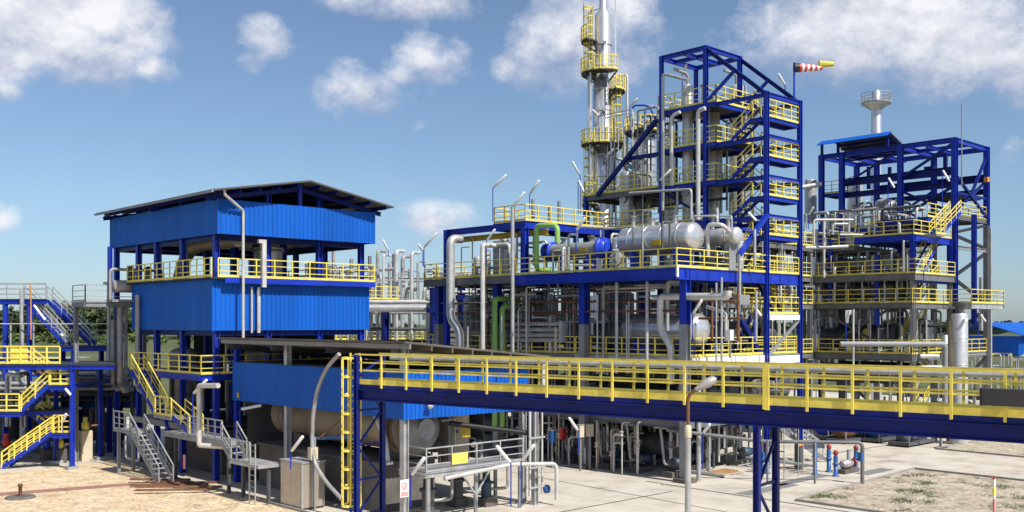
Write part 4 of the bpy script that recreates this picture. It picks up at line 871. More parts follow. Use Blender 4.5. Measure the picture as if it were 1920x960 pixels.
# random small bore pipework of the two storeys, all in shade
def clutter(n, x0, x1, y0, y1, z0, z1, label, group, rs=(.05, .07, .09, .12), ms=(PIPEG, GALV, GALV, DKGREY, PIPEW)):
    for i in range(n):
        x, y = random.uniform(x0, x1), random.uniform(y0, y1); a = random.uniform(z0, z0 + (z1 - z0) * .6); b = min(z1, a + random.uniform(.3, 1) * (z1 - z0)); k = random.random()
        dx, dy = (random.choice((-1, 1)) * random.uniform(.6, 2.6), 0) if random.random() < .5 else (0, random.choice((-1, 1)) * random.uniform(.8, 4))
        x2, y2 = min(max(x + dx, x0), x1), min(max(y + dy, y0), y1)
        P3 = [(x, y, a), (x, y, b)] if k < .3 else [(x, y, a), (x, y, b), (x2, y2, b)] if k < .7 else [(x, y, a), (x, y, b), (x2, y2, b), (x2, y2, max(a - .3, z0))] if k < .85 else [(x, y, a), (x2 + dx, y2 + dy, a)]
        pipe(label, P3, random.choice(rs), random.choice(ms), 6, group=group, name='riser_pipe' if k < .3 else 'branch_pipe' if k < .5 else 'elbow_pipe' if k < .7 else 'hooked_pipe' if k < .85 else 'header_pipe')
clutter(52, .5, 7.6, .6, 19, .1, 3.3, 'grey small bore pipe in the dark ground bay of the blue platform', 'pipes in the ground bay of the blue platform')
clutter(30, 4.2, 8, .4, 8, 7.3, 11.9, 'grey small bore pipe behind the shaded lower tank', 'pipes behind the shaded lower tank')
clutter(90, .5, 8, 8.4, 22, 7.3, 11.9, 'grey small bore pipe in the shaded storey under the blue deck', 'pipes in the shaded storey of the blue platform')
for i, (x, y, r, h) in enumerate(((14.5, 18, 1.5, 12.0), (17.5, 23, 1.7, 11.5), (13.5, 25.5, 1.5, 11.8), (19, 15, 1.4, 12.2), (23, 20, 1.8, 11.4), (9.6, 27.5, 1.4, 11.6), (5.5, 29, 1.3, 11.2))):
    TX = thing('storage_vessel', 'dark grey upright storage vessel far back behind the blue platform', 'vessel', (x, y, 0), group='storage vessels behind the blue platform')
    part(TX, 'shell', MB().lathe((x, y, 0), (x, y, h), [(0, r), (h - .5, r), (h, r * .4)], 24), DKGREY if i % 2 else EDGE)
    for zz in (8, 9.6, 11): part(TX, 'band', MB().lathe((x, y, zz), (x, y, zz + .1), [(0, r), (0, r + .06), (.1, r + .06), (.1, r)], 24), GREY)
GX = 'added exchangers in the shade of the blue platform'  # exchanger rows added to stop light leaking through the storeys
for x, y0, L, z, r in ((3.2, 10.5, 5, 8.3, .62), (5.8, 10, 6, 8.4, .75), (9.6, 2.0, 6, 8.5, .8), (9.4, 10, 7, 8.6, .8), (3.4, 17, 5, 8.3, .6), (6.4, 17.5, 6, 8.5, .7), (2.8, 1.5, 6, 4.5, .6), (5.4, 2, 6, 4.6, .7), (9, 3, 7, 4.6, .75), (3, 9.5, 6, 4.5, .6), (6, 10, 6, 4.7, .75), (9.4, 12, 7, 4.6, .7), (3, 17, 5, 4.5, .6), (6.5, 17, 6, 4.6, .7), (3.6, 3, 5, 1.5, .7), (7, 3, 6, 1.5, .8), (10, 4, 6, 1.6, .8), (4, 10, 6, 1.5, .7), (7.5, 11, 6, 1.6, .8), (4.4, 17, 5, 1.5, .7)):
    TX = thing('shell_exchanger', 'grey horizontal exchanger added to darken the bays between the platform storeys', 'heat exchanger', (x, y0 + L / 2, z - r - .3), group=GX)
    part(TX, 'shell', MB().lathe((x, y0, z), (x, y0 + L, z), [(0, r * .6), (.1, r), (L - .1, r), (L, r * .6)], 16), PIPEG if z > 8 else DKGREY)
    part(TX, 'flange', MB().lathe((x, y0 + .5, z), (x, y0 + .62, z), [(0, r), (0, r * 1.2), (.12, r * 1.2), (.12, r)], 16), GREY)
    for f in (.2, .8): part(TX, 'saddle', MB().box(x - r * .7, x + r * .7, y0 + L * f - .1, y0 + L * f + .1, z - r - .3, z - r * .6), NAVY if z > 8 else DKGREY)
clutter(60, .2, 7.8, 1.0, 22, ZD + .1, ZD + 3.0, 'small grey pipe among the vessels on the upper blue deck', 'pipes on the upper blue deck', (.05, .07, .1))
# pump sets standing on the ground by the platform front
def pump_set(name, label, cat, x, y, group=None):
    T = thing(name, label, cat, (x, y, 0), group=group)
    part(T, 'base', MB().box(x - .8, x + .8, y - .4, y + .4, 0, .35), CONCD)
    part(T, 'motor', MB().lathe((x + .75, y, .8), (x - .15, y, .8), [(0, .15), (.05, .28), (.7, .28), (.8, .12), (.9, .1)], 12), MOTOR)
    part(T, 'volute', MB().lathe((x - .15, y, .8), (x - .6, y, .8), [(0, .2), (.05, .36), (.3, .36), (.36, .2), (.45, .15)], 14), DKGREY)
    part(T, 'riser', MB().tube([(x - .4, y, .9), (x - .4, y, 2.9), (x - .4, y + 1.2, 2.9)], .1), GALV)
    part(T, 'valve', MB().lathe((x - .4, y, 1.7), (x - .4, y, 2.1), [(0, .1), (0, .2), (.06, .2), (.1, .12), (.3, .12), (.34, .2), (.4, .2), (.4, .1)], 10), GREY)
    part(T, 'hand_wheel', MB().lathe((x - .4, y - .3, 1.9), (x - .4, y - .36, 1.9), [(0, .15), (.06, .15)], 12), RUST)
    part(T, 'suction_pipe', MB().tube([(x - .6, y, .8), (x - 1.0, y, .8), (x - 1.0, y + .3, 3.0)], .08), PIPEG)
    return T
PS = pump_set('pump_set', 'small pump set with pale risers along the shaded edge of the blue platform', 'pump', 1.4, 2.0, 'pump sets along the platform edge')
for x, y in ((1.4, 4.6), (1.4, 7.0), (1.6, 10.2), (1.4, 13), (4.4, 3.0), (4.6, 6.2), (8.6, 2.0)): dup(PS, (x, y, 0))
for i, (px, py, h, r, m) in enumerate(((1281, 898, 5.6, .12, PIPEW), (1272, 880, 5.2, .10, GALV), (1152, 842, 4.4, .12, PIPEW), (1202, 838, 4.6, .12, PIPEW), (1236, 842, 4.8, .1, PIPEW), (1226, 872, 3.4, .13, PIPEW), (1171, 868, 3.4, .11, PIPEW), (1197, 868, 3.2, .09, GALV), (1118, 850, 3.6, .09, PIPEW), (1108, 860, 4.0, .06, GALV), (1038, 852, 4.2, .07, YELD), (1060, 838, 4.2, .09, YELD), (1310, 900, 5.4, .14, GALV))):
    x, y, _ = gpt(px, py)
    pipe(['pale riser beside the corner column foot', 'grey riser behind the corner column foot', 'pale riser third bay along the platform edge', 'pale riser in the middle of the platform edge', 'pale riser near the corner of the platform edge', 'thick pale riser with a shoe near the corner', 'pale riser on the square frame at the platform edge', 'grey leg of the square frame at the platform edge', 'pale riser beside the second column foot', 'thin grey riser beside the second column foot', 'yellow post deep under the platform near the green risers', 'yellow post deep under the platform near the second column', 'grey riser on the lit side of the corner column'][i], [(x, y, .05), (x, y, h), (x + .8, y + .4, h)], r, m, 8)
for i, (px, py, m) in enumerate(((1088, 858, BEIGE), (1106, 856, BEIGE), (1097, 848, LBLUE), (1162, 850, BEIGE), (1055, 845, RED), (1035, 852, LBLUE))):
    x, y, _ = gpt(px, py + 25); z = 2.1 if i < 3 else 1.6
    T = thing('instrument_box', ['beige instrument box nearest the second column foot', 'beige instrument box on the lit side of the second column', 'blue instrument box on the second column', 'beige instrument box at the pump risers', 'red valve actuator deep under the platform', 'blue valve actuator deep under the platform'][i], 'instrument', (x, y, 0))
    part(T, 'housing', MB().box(x - .2, x + .2, y - .15, y + .15, z, z + .75), m); part(T, 'stand', MB().box(x - .05, x + .05, y - .05, y + .05, 0, z), GREY); part(T, 'lid', MB().box(x - .23, x + .23, y - .18, y + .18, z + .75, z + .79), GREY)

# ------------------------------------------------------------------ stair tower
P0, P1, QA, QB = 8.15, 12.1, 4.64, 8.33
T = thing('stair_tower', 'tallest open blue steel tower with zigzag yellow railed stairs', 'tower', (10, 4, 0))
for x in (P0, P1):
    column(T, x, 0, 0, 23.8, BLUE, .27); column(T, x, QA, 0, 27.6, BLUE, .27); column(T, x, QB, 0, 27.6, BLUE, .24)
    beam(T, (x, 0, 23.6), (x, QA, 27.4), NAVY, .2, .24); beam(T, (x, QA, 27.45), (x, QB, 27.45), BLUE, .22, .3)
    brace(T, (x, QA, 23.8), (x, 2.35, 25.55), BLUE, .18)
    for z in (23.7, 21.0, 18.5, 16.0): beam(T, (x, 0, z - .13), (x, QA, z - .13), BLUE, .16, .26)
for y in (QA, QB): beam(T, (P0, y, 27.45), (P1, y, 27.45), BLUE, .22, .3)
beam(T, (P0, 6.4, 27.4), (P1, 6.4, 27.4), BLUE, .2, .26); beam(T, (P0 + 1.4, QA, 27.4), (P0 + 1.4, QB, 27.4), BLUE, .2, .26)
beam(T, (P0, 0, 23.6), (P1, 0, 23.6), BLUE, .2, .3)
for z in (23.76, 21.1, 18.6):
    level(T, P0 - .1, P1 + .1, QA - .9, QB, z, BLUE, .28, 'LFBR', rsp=1.0)
for z in (21.05, 18.5, 16.0): beam(T, (P0, 0, z - .05), (P1, 0, z - .05), BLUE, .16, .24)
zl = [(22.25, 23.76, 21.1), (19.75, 21.1, 18.6), (17.25, 18.6, 16.05), (14.75, 16.05, ZD), (9.75, ZD, 7.2)]
for z, up, lo in zl:
    part(T, 'stair_head', MB().box(P0 + .2, P1 - .2, 2.75, 3.75, lo - .06, lo), DARK); rail(T, [(P0 + 1.3, 2.8, lo), (P1 - 1.3, 2.8, lo)], sp=.9)
    if z > 9.8: level(T, P0 + .1, P1 - .1, -.05, 1.2, z, BLUE, .26, 'FR', rsp=1.0, joist=False)
    else: level(T, P0 + .1, P1 - .1, -.05, 1.2, z, GALV, .3, 'FRL', rsp=1.0, joist=False)
    stair(T, (P0 + .2, 1.15, z), (P0 + .2, 2.75, lo), .95, (1, 0, 0), BLUE, YEL)
    stair(T, (P1 - 1.2, 2.75, up), (P1 - 1.2, 1.15, z), .95, (1, 0, 0), BLUE, YEL)
level(T, P0 + .1, P1 - .1, -.05, 1.3, 7.2, GALV, .5, '', joist=False)
part(T, 'fascia_panel', MB().box(P0 + .2, P1 - .2, -.12, -.065, 6.6, 7.1), PALE); part(T, 'fascia_panel', MB().box(P0 + .2, P1 - .2, -.12, -.065, 9.38, 9.72), PALE)
level(T, P0, P1 + 2.4, QB + .02, 15.6, 18.6, EDGE, .36, 'LB', rsp=1.3)
level(T, P0, P1 + 2.4, QA, 15.6, 16.05, BLUE, .42, 'LB', rsp=1.2)
for x, y in ((P0, 15.4), (P1 + 2.2, 15.4), (P1 + 2.2, QB)): column(T, x, y, 0, 18.5, BLUE, .3)
brace(T, pt(1232, 224, p=P0 - .1), pt(1120, 367, p=P0 - .1), NAVY, .26)
brace(T, pt(1176, 298, p=P0 + .15), pt(1238, 288, p=P0 + .15), NAVY, .24)
st = pt(1386, 478, q=-.25)
brace(T, (P0, -.05, 16.0), st, BLUE, .26)
part(T, 'strut_post', MB().bar((st[0], st[1], st[2] + .05), (st[0], st[1], 10.6), .16), GALV)
part(T, 'strut_box', MB().box(st[0] - .5, st[0] + .9, st[1] - .15, st[1] + .15, 10.3, 10.9), GREY)
brace(T, (P0 - 2.6, .3, 9.6), (P0 - .2, .3, 7.1), NAVY, .3); brace(T, (P0, .02, 7.0), (P1, .02, 9.4), GREY, .14)
brace(T, (P0, QA, 16.2), (P0, QB, 18.3), NAVY, .14)
for i, (x, y, z0, z1, r) in enumerate(((9.2, 6.9, 16.1, 25.6, .36), (11.0, 6.0, 16.1, 24.6, .42), (9.0, 12.2, 16.1, 20.2, .5), (11.6, 10.4, 12.4, 22.6, .45), (14.6, 6.6, 12.4, 26.4, .55))):
    T = tank('process_column', ['slim silver column rising through the stair tower beside its inner face', 'stouter silver column in the middle of the stair tower', 'short silver column on the blue deck behind the stair tower', 'silver column standing just behind the stair tower', 'silver column showing above the sloping roof of the stair tower'][i], (x, y, z0), (x, y, z1), r, INSUL, bands=7, cat='process column')
    part(T, 'top_nozzle', MB().tube([(x, y, z1 - .1), (x, y, z1 + .7), (x - 1.1, y + .3, z1 + .9)], .11), PIPEG)
    part(T, 'manhole', MB().lathe((x - r * .8, y - .2, z0 + 2), (x - r - .25, y - .2, z0 + 2), [(0, .25), (.2, .25), (.2, .32), (.3, .32)], 12), GALV)
for i, (pts, r, p) in enumerate(((((1243, 395), (1243, 138), (1290, 150)), .11, 7.85), (((1259, 348), (1259, 218), (1275, 210)), .12, 7.7), (((1309, 412), (1309, 208), (1322, 203)), .15, 7.6), (((1296, 412), (1296, 355), (1180, 362)), .09, 6.6), (((1270, 400), (1270, 352)), .08, 7.5), (((1352, 400), (1352, 235)), .10, 10.8), (((1363, 395), (1363, 225)), .08, 11.2), (((1398, 400), (1398, 160)), .10, 12.6), (((1237, 400), (1237, 180)), .15, 12.2))):
    pipe(['long grey pipe beside the outer column of the stair tower with a top branch', 'grey pipe with a hooked top at the face of the stair tower', 'brightest white pipe rising up the face of the stair tower', 'grey pipe frame below the stair tower face', 'short grey pipe drop below the stair tower face', 'grey pipe rising inside the stair tower flights', 'thinner grey pipe rising inside the stair tower flights', 'grey pipe behind the stair tower roof slope', 'dark grey pipe behind the outer column of the stair tower'][i], [pt(x, y, p=p) for x, y in pts], r, (PIPEW if i in (1, 2) else GALV) if i < 8 else PIPEG, 10)
clutter(44, P0 + .3, P1 + .6, 5, 15, 16.2, 24.6, 'small grey pipe among the columns in the stair tower', 'small pipes in the stair tower', (.05, .07, .1))
T = thing('column_platform', 'small yellow railed platform behind the sloping tower roof', 'platform', (14.6, 6.6, 24.2))
ring(T, (14.6, 6.6), .6, 1.5, 24.3, 0, R(350))
T = thing('windsock', 'red and white striped windsock on a blue pole above the stair tower', 'windsock', (P1 - .2, .1, 23.7))
wx, wy, _ = pt(1489, 125, q=.1); wz = pt(1489, 127, q=.1)[2]
part(T, 'pole', MB().tube([(wx, wy, 23.7), (wx, wy, wz + .35)], .06), BLUE)
part(T, 'hoop', MB().lathe((wx, wy, wz), tuple(Vector((wx, wy, wz)) + Vector((.728, -.685, 0)) * .3), [(0, .30), (.3, .29)], 18), BLACK)
wd = Vector((.728, -.685, -.01))
for i in range(9):
    a = Vector((wx, wy, wz)) + wd * (.3 + i * .17); r0, r1 = .30 - i * .017, .30 - (i + 1) * .017
    part(T, 'stripe', MB().lathe(a, a + wd * .17, [(0, r0), (.17, r1)], 18), RED if i % 2 == 0 else WHITE)
a = Vector((wx, wy, wz)) + wd * 1.62 + Vector((0, 0, .26)); sp = []
T = thing('signal_flag', 'small yellow checked pennant beside the tip of the windsock', 'flag', tuple(a - Vector((0, 0, .2))))
def chk():
    m = mat('yellow_checked_cloth', (.75, .68, .08), .7); n, l = m.node_tree.nodes, m.node_tree.links
    c = n.new('ShaderNodeTexChecker'); c.inputs['Scale'].default_value = 7; c.inputs[1].default_value = (.85, .75, .10, 1); c.inputs[2].default_value = (.45, .38, .05, 1)
    g = n.new('ShaderNodeTexCoord'); l.new(g.outputs['Object'], c.inputs[0]); l.new(c.outputs[0], n['Principled BSDF'].inputs['Base Color']); return m
CHK = chk()
part(T, 'cloth', MB().lathe(a, a + wd * .95, [(0, .22), (.5, .2), (.95, .16)], 14), CHK); part(T, 'tip_rod', MB().bar(a + wd * .9 + Vector((0, 0, -.15)), a + wd * .95 + Vector((0, 0, .25)), .04), GREY); part(T, 'mast', MB().bar(a + wd * -.02 + Vector((0, 0, -.1)), (wx, wy, wz - .1), .025), GREY)

# ------------------------------------------------------------------ tall distillation column and its neighbour
cx, cy, _ = pt(1131, 300, D=80.0); CZ = lambda py: EYE + (HOR - py) / FPX * 80.0
T = thing('distillation_column', 'tallest silver distillation column with yellow ring platforms running out of the picture top', 'process column', (cx, cy, 0))
part(T, 'shell', MB().lathe((cx, cy, 0), (cx, cy, 40), [(0, .82), (CZ(150), .80), (CZ(148), .66), (CZ(30), .64), (CZ(18), .30), (CZ(-60), .28)], 32), STEEL)
for i in range(12): z = 12 + i * 1.75; part(T, 'band', MB().lathe((cx, cy, z), (cx, cy, z + .06), [(0, .7), (0, .835 if z < CZ(150) else .68), (.06, .835 if z < CZ(150) else .68), (.06, .7)], 28), STEEL)
toc = math.atan2(PLANT.l(0, 0)[1] - cy, PLANT.l(0, 0)[0] - cx)      # direction towards the yard
ring(T, (cx, cy), .85, 1.75, CZ(272), toc - R(120), toc + R(120))
ring(T, (cx, cy), .72, 1.75, CZ(138), toc - R(150), toc + R(40))
ring(T, (cx, cy), .68, 1.75, CZ(78), toc - R(130), toc - R(45))
ring(T, (cx, cy), .72, 1.75, CZ(172), toc + R(35), toc + R(125))
ring(T, (cx, cy), .85, 1.7, CZ(385), toc - R(130), toc - R(30))
dl = Vector((math.cos(toc - R(75)), math.sin(toc - R(75)), 0)); dr = Vector((math.cos(toc + R(60)), math.sin(toc + R(60)), 0))
for d, z0, z1 in ((dl, CZ(138), CZ(38)), (dr, CZ(272), CZ(172)), (dl, CZ(385), CZ(272))):
    x, y = cx + d.x * .95, cy + d.y * .95
    ladder(T, x, y, z0, z1 + 1, (-d.y, d.x, 0), YEL, .45, cage=(d.x, d.y, 0))
for k, (a, r, z0, z1) in enumerate(((-85, .10, 10, CZ(20)), (-100, .07, 10, CZ(150)), (85, .09, 10, CZ(145)), (20, .06, CZ(380), CZ(150)), (100, .06, 10, CZ(-10)))):
    x, y = cx + math.cos(toc + R(a)) * (1.15 if k < 2 else 1.0), cy + math.sin(toc + R(a)) * (1.15 if k < 2 else 1.0)
    part(T, 'side_pipe', MB().tube([(x, y, z0), (x, y, z1), (cx, cy, z1 + .3)], r), INSUL)
for z in (14, 17, 22, 26, 31.3): part(T, 'nozzle', MB().lathe((cx + .5 * math.cos(toc), cy + .5 * math.sin(toc), z), (cx + 1.05 * math.cos(toc + .15), cy + 1.05 * math.sin(toc + .15), z), [(0, .1), (.4, .1), (.4, .17), (.5, .17)], 10), GREY)
part(T, 'davit', MB().tube([tuple(Vector((cx, cy, CZ(80))) + dl * 1.6), tuple(Vector((cx, cy, CZ(8))) + dl * 1.6)], .05), GREY)
vx, vy, _ = pt(1206, 300, D=78.0); VZ = lambda py: EYE + (HOR - py) / FPX * 78.0
T = thing('reflux_vessel', 'silver upright vessel with a crowded yellow top platform between the tallest column and stair tower', 'vessel', (vx, vy, 0))
part(T, 'shell', MB().lathe((vx, vy, 0), (vx, vy, 30), [(0, .55), (VZ(392), .55), (VZ(370), .9), (VZ(262), .9), (VZ(248), .6), (VZ(244), .15)], 28), INSUL)
for z in (18, 19.8, 21.4, 22.8): part(T, 'band', MB().lathe((vx, vy, z), (vx, vy, z + .06), [(0, .8), (0, .93), (.06, .93), (.06, .8)], 28), STEEL)
ring(T, (vx, vy), .5, 1.45, VZ(248), 0, R(345)); ring(T, (vx, vy), .92, 1.6, VZ(300), toc - R(110), toc - R(20))
part(T, 'goose_neck', MB().tube([(vx + .5, vy - .6, VZ(252)), (vx + .5, vy - .6, VZ(212)), (vx + .3, vy - .2, VZ(197)), (vx - .4, vy + .6, VZ(197)), (vx - .5, vy + .7, VZ(204))], .08, 8, .5), BLUE)
for a, hh, r in ((40, 1.0, .2), (140, 1.4, .14), (250, .8, .25), (310, 1.2, .12)): part(T, 'relief_valve', MB().lathe((vx + .8 * math.cos(R(a)), vy + .8 * math.sin(R(a)), VZ(248)), (vx + .8 * math.cos(R(a)), vy + .8 * math.sin(R(a)), VZ(248) + hh), [(0, r * .6), (hh * .5, r * .6), (hh * .5, r), (hh, r * .8)], 12), BEIGE)
ladder(T, vx - .75, vy - .7, 18.7, VZ(248), (.7, -.7, 0), GALV, .4)
pipe('tall pale pipe between the tallest column and its neighbour', [pt(1176, 400, D=79), pt(1176, 140, D=79), pt(1165, 140, D=79.4)], .10, PIPEW, 8)
pipe('pale pipe hanging behind the tallest column', [pt(1107, 400, D=79), pt(1107, 120, D=79)], .08, INSUL, 8)
# ------------------------------------------------------------------ big frame at the far end
K0, K1 = 36.0, 42.5
T = thing('crane_frame', 'broad dark blue open frame with heavy crane beams and a small canopy roof', 'steel frame', (39, 6, 0))
ZT = 24.4
for x in (K0, K1):
    for y in (0, 4.6, 10.0, 12.0):
        c = column(T, x, y, 0 if x == K1 else 0, 17.6, GREY if x == K1 else BLUE, .42); column(T, x, y, 17.6, ZT, BLUE, .42, 'upper_column', under=c)
    beam(T, (x, 0, ZT - .2), (x, 12, ZT - .2), BLUE, .28, .42)
for y in (0, 4.6, 10.0, 12.0): beam(T, (K0, y, ZT - .2), (K1, y, ZT - .2), BLUE, .26, .4)
for x in (K0, K1):
    for z, h in ((21.75, .66), (20.6, .46)): beam(T, (x + .45, .25, z), (x + .45, 10.5, z), NAVY, .4, h)
beam(T, (K0, 2.4, 24.0), (K1, 2.4, 24.0), BLUE, .2, .26); beam(T, (K0, 7.2, 24.0), (K1, 7.2, 24.0), BLUE, .2, .26)
part(T, 'trolley', MB().box(37.4, 38.2, 2.4, 3.2, 22.1, 22.5), NAVY); part(T, 'end_stop', MB().box(41.7, 42.1, -.4, -.1, 21.3, 21.7), ORANGE)
brace(T, (K0, 4.6, 21.5), (K0, 0, ZT - .4), NAVY, .2); brace(T, (K0, .1, 18.2), (K0, 4.5, 20.4), NAVY, .2); brace(T, (K0, 4.5, 18.2), (K0, .1, 20.4), NAVY, .2)
for zs in ((21.4, 18.2),): 
    brace(T, (K0, -.05, zs[0]), (K1, -.05, zs[1]), NAVY, .2); brace(T, (K0, .08, zs[1]), (K1, .08, zs[0]), NAVY, .2)
brace(T, (K0, 0, 19.9), (K1, 0, 19.9), NAVY, .18)
brace(T, (39.2, 0, 19.9), (K1, 0, 23.6), NAVY, .2)
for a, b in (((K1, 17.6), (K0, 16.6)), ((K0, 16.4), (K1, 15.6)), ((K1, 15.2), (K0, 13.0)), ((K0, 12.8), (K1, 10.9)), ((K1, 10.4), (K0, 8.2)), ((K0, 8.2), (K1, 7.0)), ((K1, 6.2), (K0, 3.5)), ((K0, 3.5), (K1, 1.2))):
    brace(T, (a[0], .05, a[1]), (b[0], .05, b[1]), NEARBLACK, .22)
for z in (18.0, 15.4, 10.8, 6.6): beam(T, (K0, 0, z), (K1, 0, z), GREY, .2, .3)
for z in (18.05, 6.7): level(T, K0 + .2, K1 - .2, -.1, 4.4, z, GREY, .3, 'FR')
level(T, K0 - .2, K1 - .2, 4.5, 12.2, 17.6, BLUE, .5, 'L')
level(T, K0 + .3, 38.6, 9.6, 12.0, 20.9, BLUE, .26, 'LF', rsp=.9)
level(T, K0 + .4, 42, .3, 3.2, 20.0, BLUE, .2, '', joist=False)
for x, y, z0, z1, m in ((37.0, 1.2, 21.9, 23.2, NAVY), (39.4, 2.2, 21.9, 23.6, BLUE), (41, 8, 21.0, 23.4, NAVY), (38.2, 8.6, 21.2, 23.2, BLUE)): part(T, 'hanger_post', MB().bar((x, y, z0), (x, y, z1), .26), m)
brace(T, (K0, 10, 21.4), (K0, 4.7, ZT - .4), NAVY, .16); brace(T, (K1, 10, 18), (K1, 4.7, 21), NAVY, .18); brace(T, (K1, 4.7, 18), (K1, 10, 21), NAVY, .18)
beam(T, (39.2, 0, ZT - .2), (39.2, 12, ZT - .2), BLUE, .2, .3)
# canopy on top, high edge over the yard side
ca, cb = (35.4, 25.45), (38.8, 24.3)
mb = MB(); vs = [Vector(v) for v in ((ca[0], 5.2, ca[1]), (cb[0], 5.2, cb[1]), (cb[0], 10.6, cb[1]), (ca[0], 10.6, ca[1]))]
mb.add(vs + [v + Vector((0, 0, .08)) for v in vs], [(3, 2, 1, 0), (4, 5, 6, 7), (0, 1, 5, 4), (1, 2, 6, 5), (2, 3, 7, 6), (3, 0, 4, 7)])
cn = part(T, 'canopy_roof', mb, ROOFD); part(T, 'canopy_fascia', MB().prof((ca[0], 5.1, ca[1]), (ca[0], 11.7, ca[1]), [(-.0, .1), (-.0, .04), (-.8, -.40), (-.8, -.34)]), CLAD)
for k in range(6):
    f = k / 5 * .94 + .03; part(T, 'purlin', MB().bar((ca[0] + 3.4 * f, 5.25, ca[1] - 1.3 * f - .12), (ca[0] + 3.4 * f, 10.5, ca[1] - 1.3 * f - .12), .1, .18), NAVY, under=cn)
for x, y, z in ((35.7, 5.6, 25.3), (35.7, 10.2, 25.3), (38.5, 5.6, 24.3), (38.5, 10.2, 24.3), (35.2, 11.5, 25.3)): part(T, 'canopy_post', MB().bar((x, y, ZT - .2), (x, y, z), .2), NAVY)
part(T, 'lightning_rod', MB().tube([(K0 + .9, -.2, 20.4), (K0 + .9, -.2, 27.2)], .05), GREY)
part(T, 'corner_duct', MB().box(K1 + .3, K1 + .55, -.25, .0, .2, 17.4), GALV)

# lower decks in front of the crane frame
L0 = 28.8
T = thing('deck_stack', 'stack of four railed decks with grey edge beams before the crane frame', 'steel frame', (32, 4, 0))
for x in (L0, 35.4):
    for y in (0.15, 9.6):
        c = column(T, x, y, 0, 13.0, GREY, .34); column(T, x, y, 13.0, 16.0, BLUE, .34, 'upper_column', under=c)
level(T, L0 - .2, 35.5, 0, 4.9, 16.05, BLUE, .5, 'LF'); level(T, L0 - .2, 35.5, 4.92, 11.5, 15.4, EDGE, .35, 'L')
level(T, L0 - .6, 35.5, -.3, 12.0, 13.0, EDGE, .5, 'LF'); level(T, L0 - .4, 35.5, 0, 12.0, 10.75, EDGE, .42, 'LF'); level(T, L0 - .4, 35.5, 0, 12.0, 6.75, EDGE, .5, 'LF')
level(T, 34.0, 40.6, -2.2, -.35, 10.75, GALV, .42, 'LFR')
level(T, 31.5, 36, .2, 4.4, 17.6, BLUE, .42, 'F')
for i, (lo, hi) in enumerate(((16.05, 18.1), (13.0, 16.05), (10.75, 13.0), (6.75, 10.75), (3.0, 6.75), (0.05, 3.0))):
    x0, x1 = (31.4, 35.2) if i % 2 == 0 else (31.0, 34.6)
    stair(T, (x1, (-.85, .5, 1.0, 1.5, 1.5, 1.5)[i], hi), (x0, (-.85, .5, 1.0, 1.5, 1.5, 1.5)[i], lo), .9, (0, 1, 0), BLUE if i < 2 else GREY, YEL)
for z in (16.05,): part(T, 'landing', MB().box(29.6, 31.2, -1.3, -.3, z - .15, z), GREY); rail(T, [(29.7, -1.25, z), (31.2, -1.25, z)], sp=.8)
column(T, 36.4, -1.4, 9.0, 18.0, BLUE, .34); column(T, 33.6, -1.35, 0, 10.4, GREY, .25)
beam(T, (L0, .05, 12.5), (35.4, .05, 12.5), BLUE, .2, .4)
brace(T, (L0, 2, 7), (L0, 8, 10.3), DKGREY, .2); brace(T, (L0, 8, 7), (L0, 2, 10.3), DKGREY, .2); brace(T, (L0, 1, 1), (L0, 8, 6), DKGREY, .2)
brace(T, (L0, 2, 11), (L0, 8, 12.7), DKGREY, .18)
for k, (x, z0, z1) in enumerate(((31.2, 9.0, 14.6), (33.2, 11, 16))): column(T, L0 - .1, 3 + k * 4, z0, z1, BLUE, .3)
for i in range(30):
    x, y = random.uniform(14.5, 28), 8.1 - random.random() * .3; a = random.choice((3, 6.8, 10.8, 13.1)); b = a + random.uniform(1.4, 3.4)
    solo('standpipe', 'thin pale standpipe on the face of the decks between the two towers', 'pipe', MB().tube([(x, y, a), (x, y, b), (x + random.choice((-.7, .6, 1.1)), y + .5, b)], random.choice((.04, .06, .09)), 6), random.choice((PIPEW, GALV, GALV, PIPEG)), group='standpipes between the two towers')
for i in range(22):
    x, y = L0 - .25 - random.random() * .2, random.uniform(.6, 11); a = random.choice((3, 6.8, 10.8, 13.1)); b = a + random.uniform(1.4, 3.0)
    solo('standpipe', 'thin pale standpipe on the shaded face of the far deck stack', 'pipe', MB().tube([(x, y, a), (x, y, b), (x + .8, y, b)], random.choice((.04, .06, .09)), 6), random.choice((PIPEW, GALV, GALV, PIPEG)), group='standpipes on the far deck stack')
# link decks between the stair tower and the far frame
T = thing('link_bridge', 'grey decks with yellow rails linking the stair tower to the far frame', 'platform', (20, 5, 0))
for z, a, b in ((13.0, 13.8, 27.8), (10.75, 13.8, 28.0), (6.75, 13.8, 28.0), (15.5, 15, 28)):
    level(T, a, b, 8.2, 14.0, z, EDGE, .42, 'F')
for x in (14, 21, 27.8): column(T, x, 8.4, 0, 16.5, GREY, .34); column(T, x, 11.8, 0, 16.5, GREY, .34)
beam(T, (14, 8.1, 12.2), (28, 8.1, 12.2), PIPEG, .16, .2)

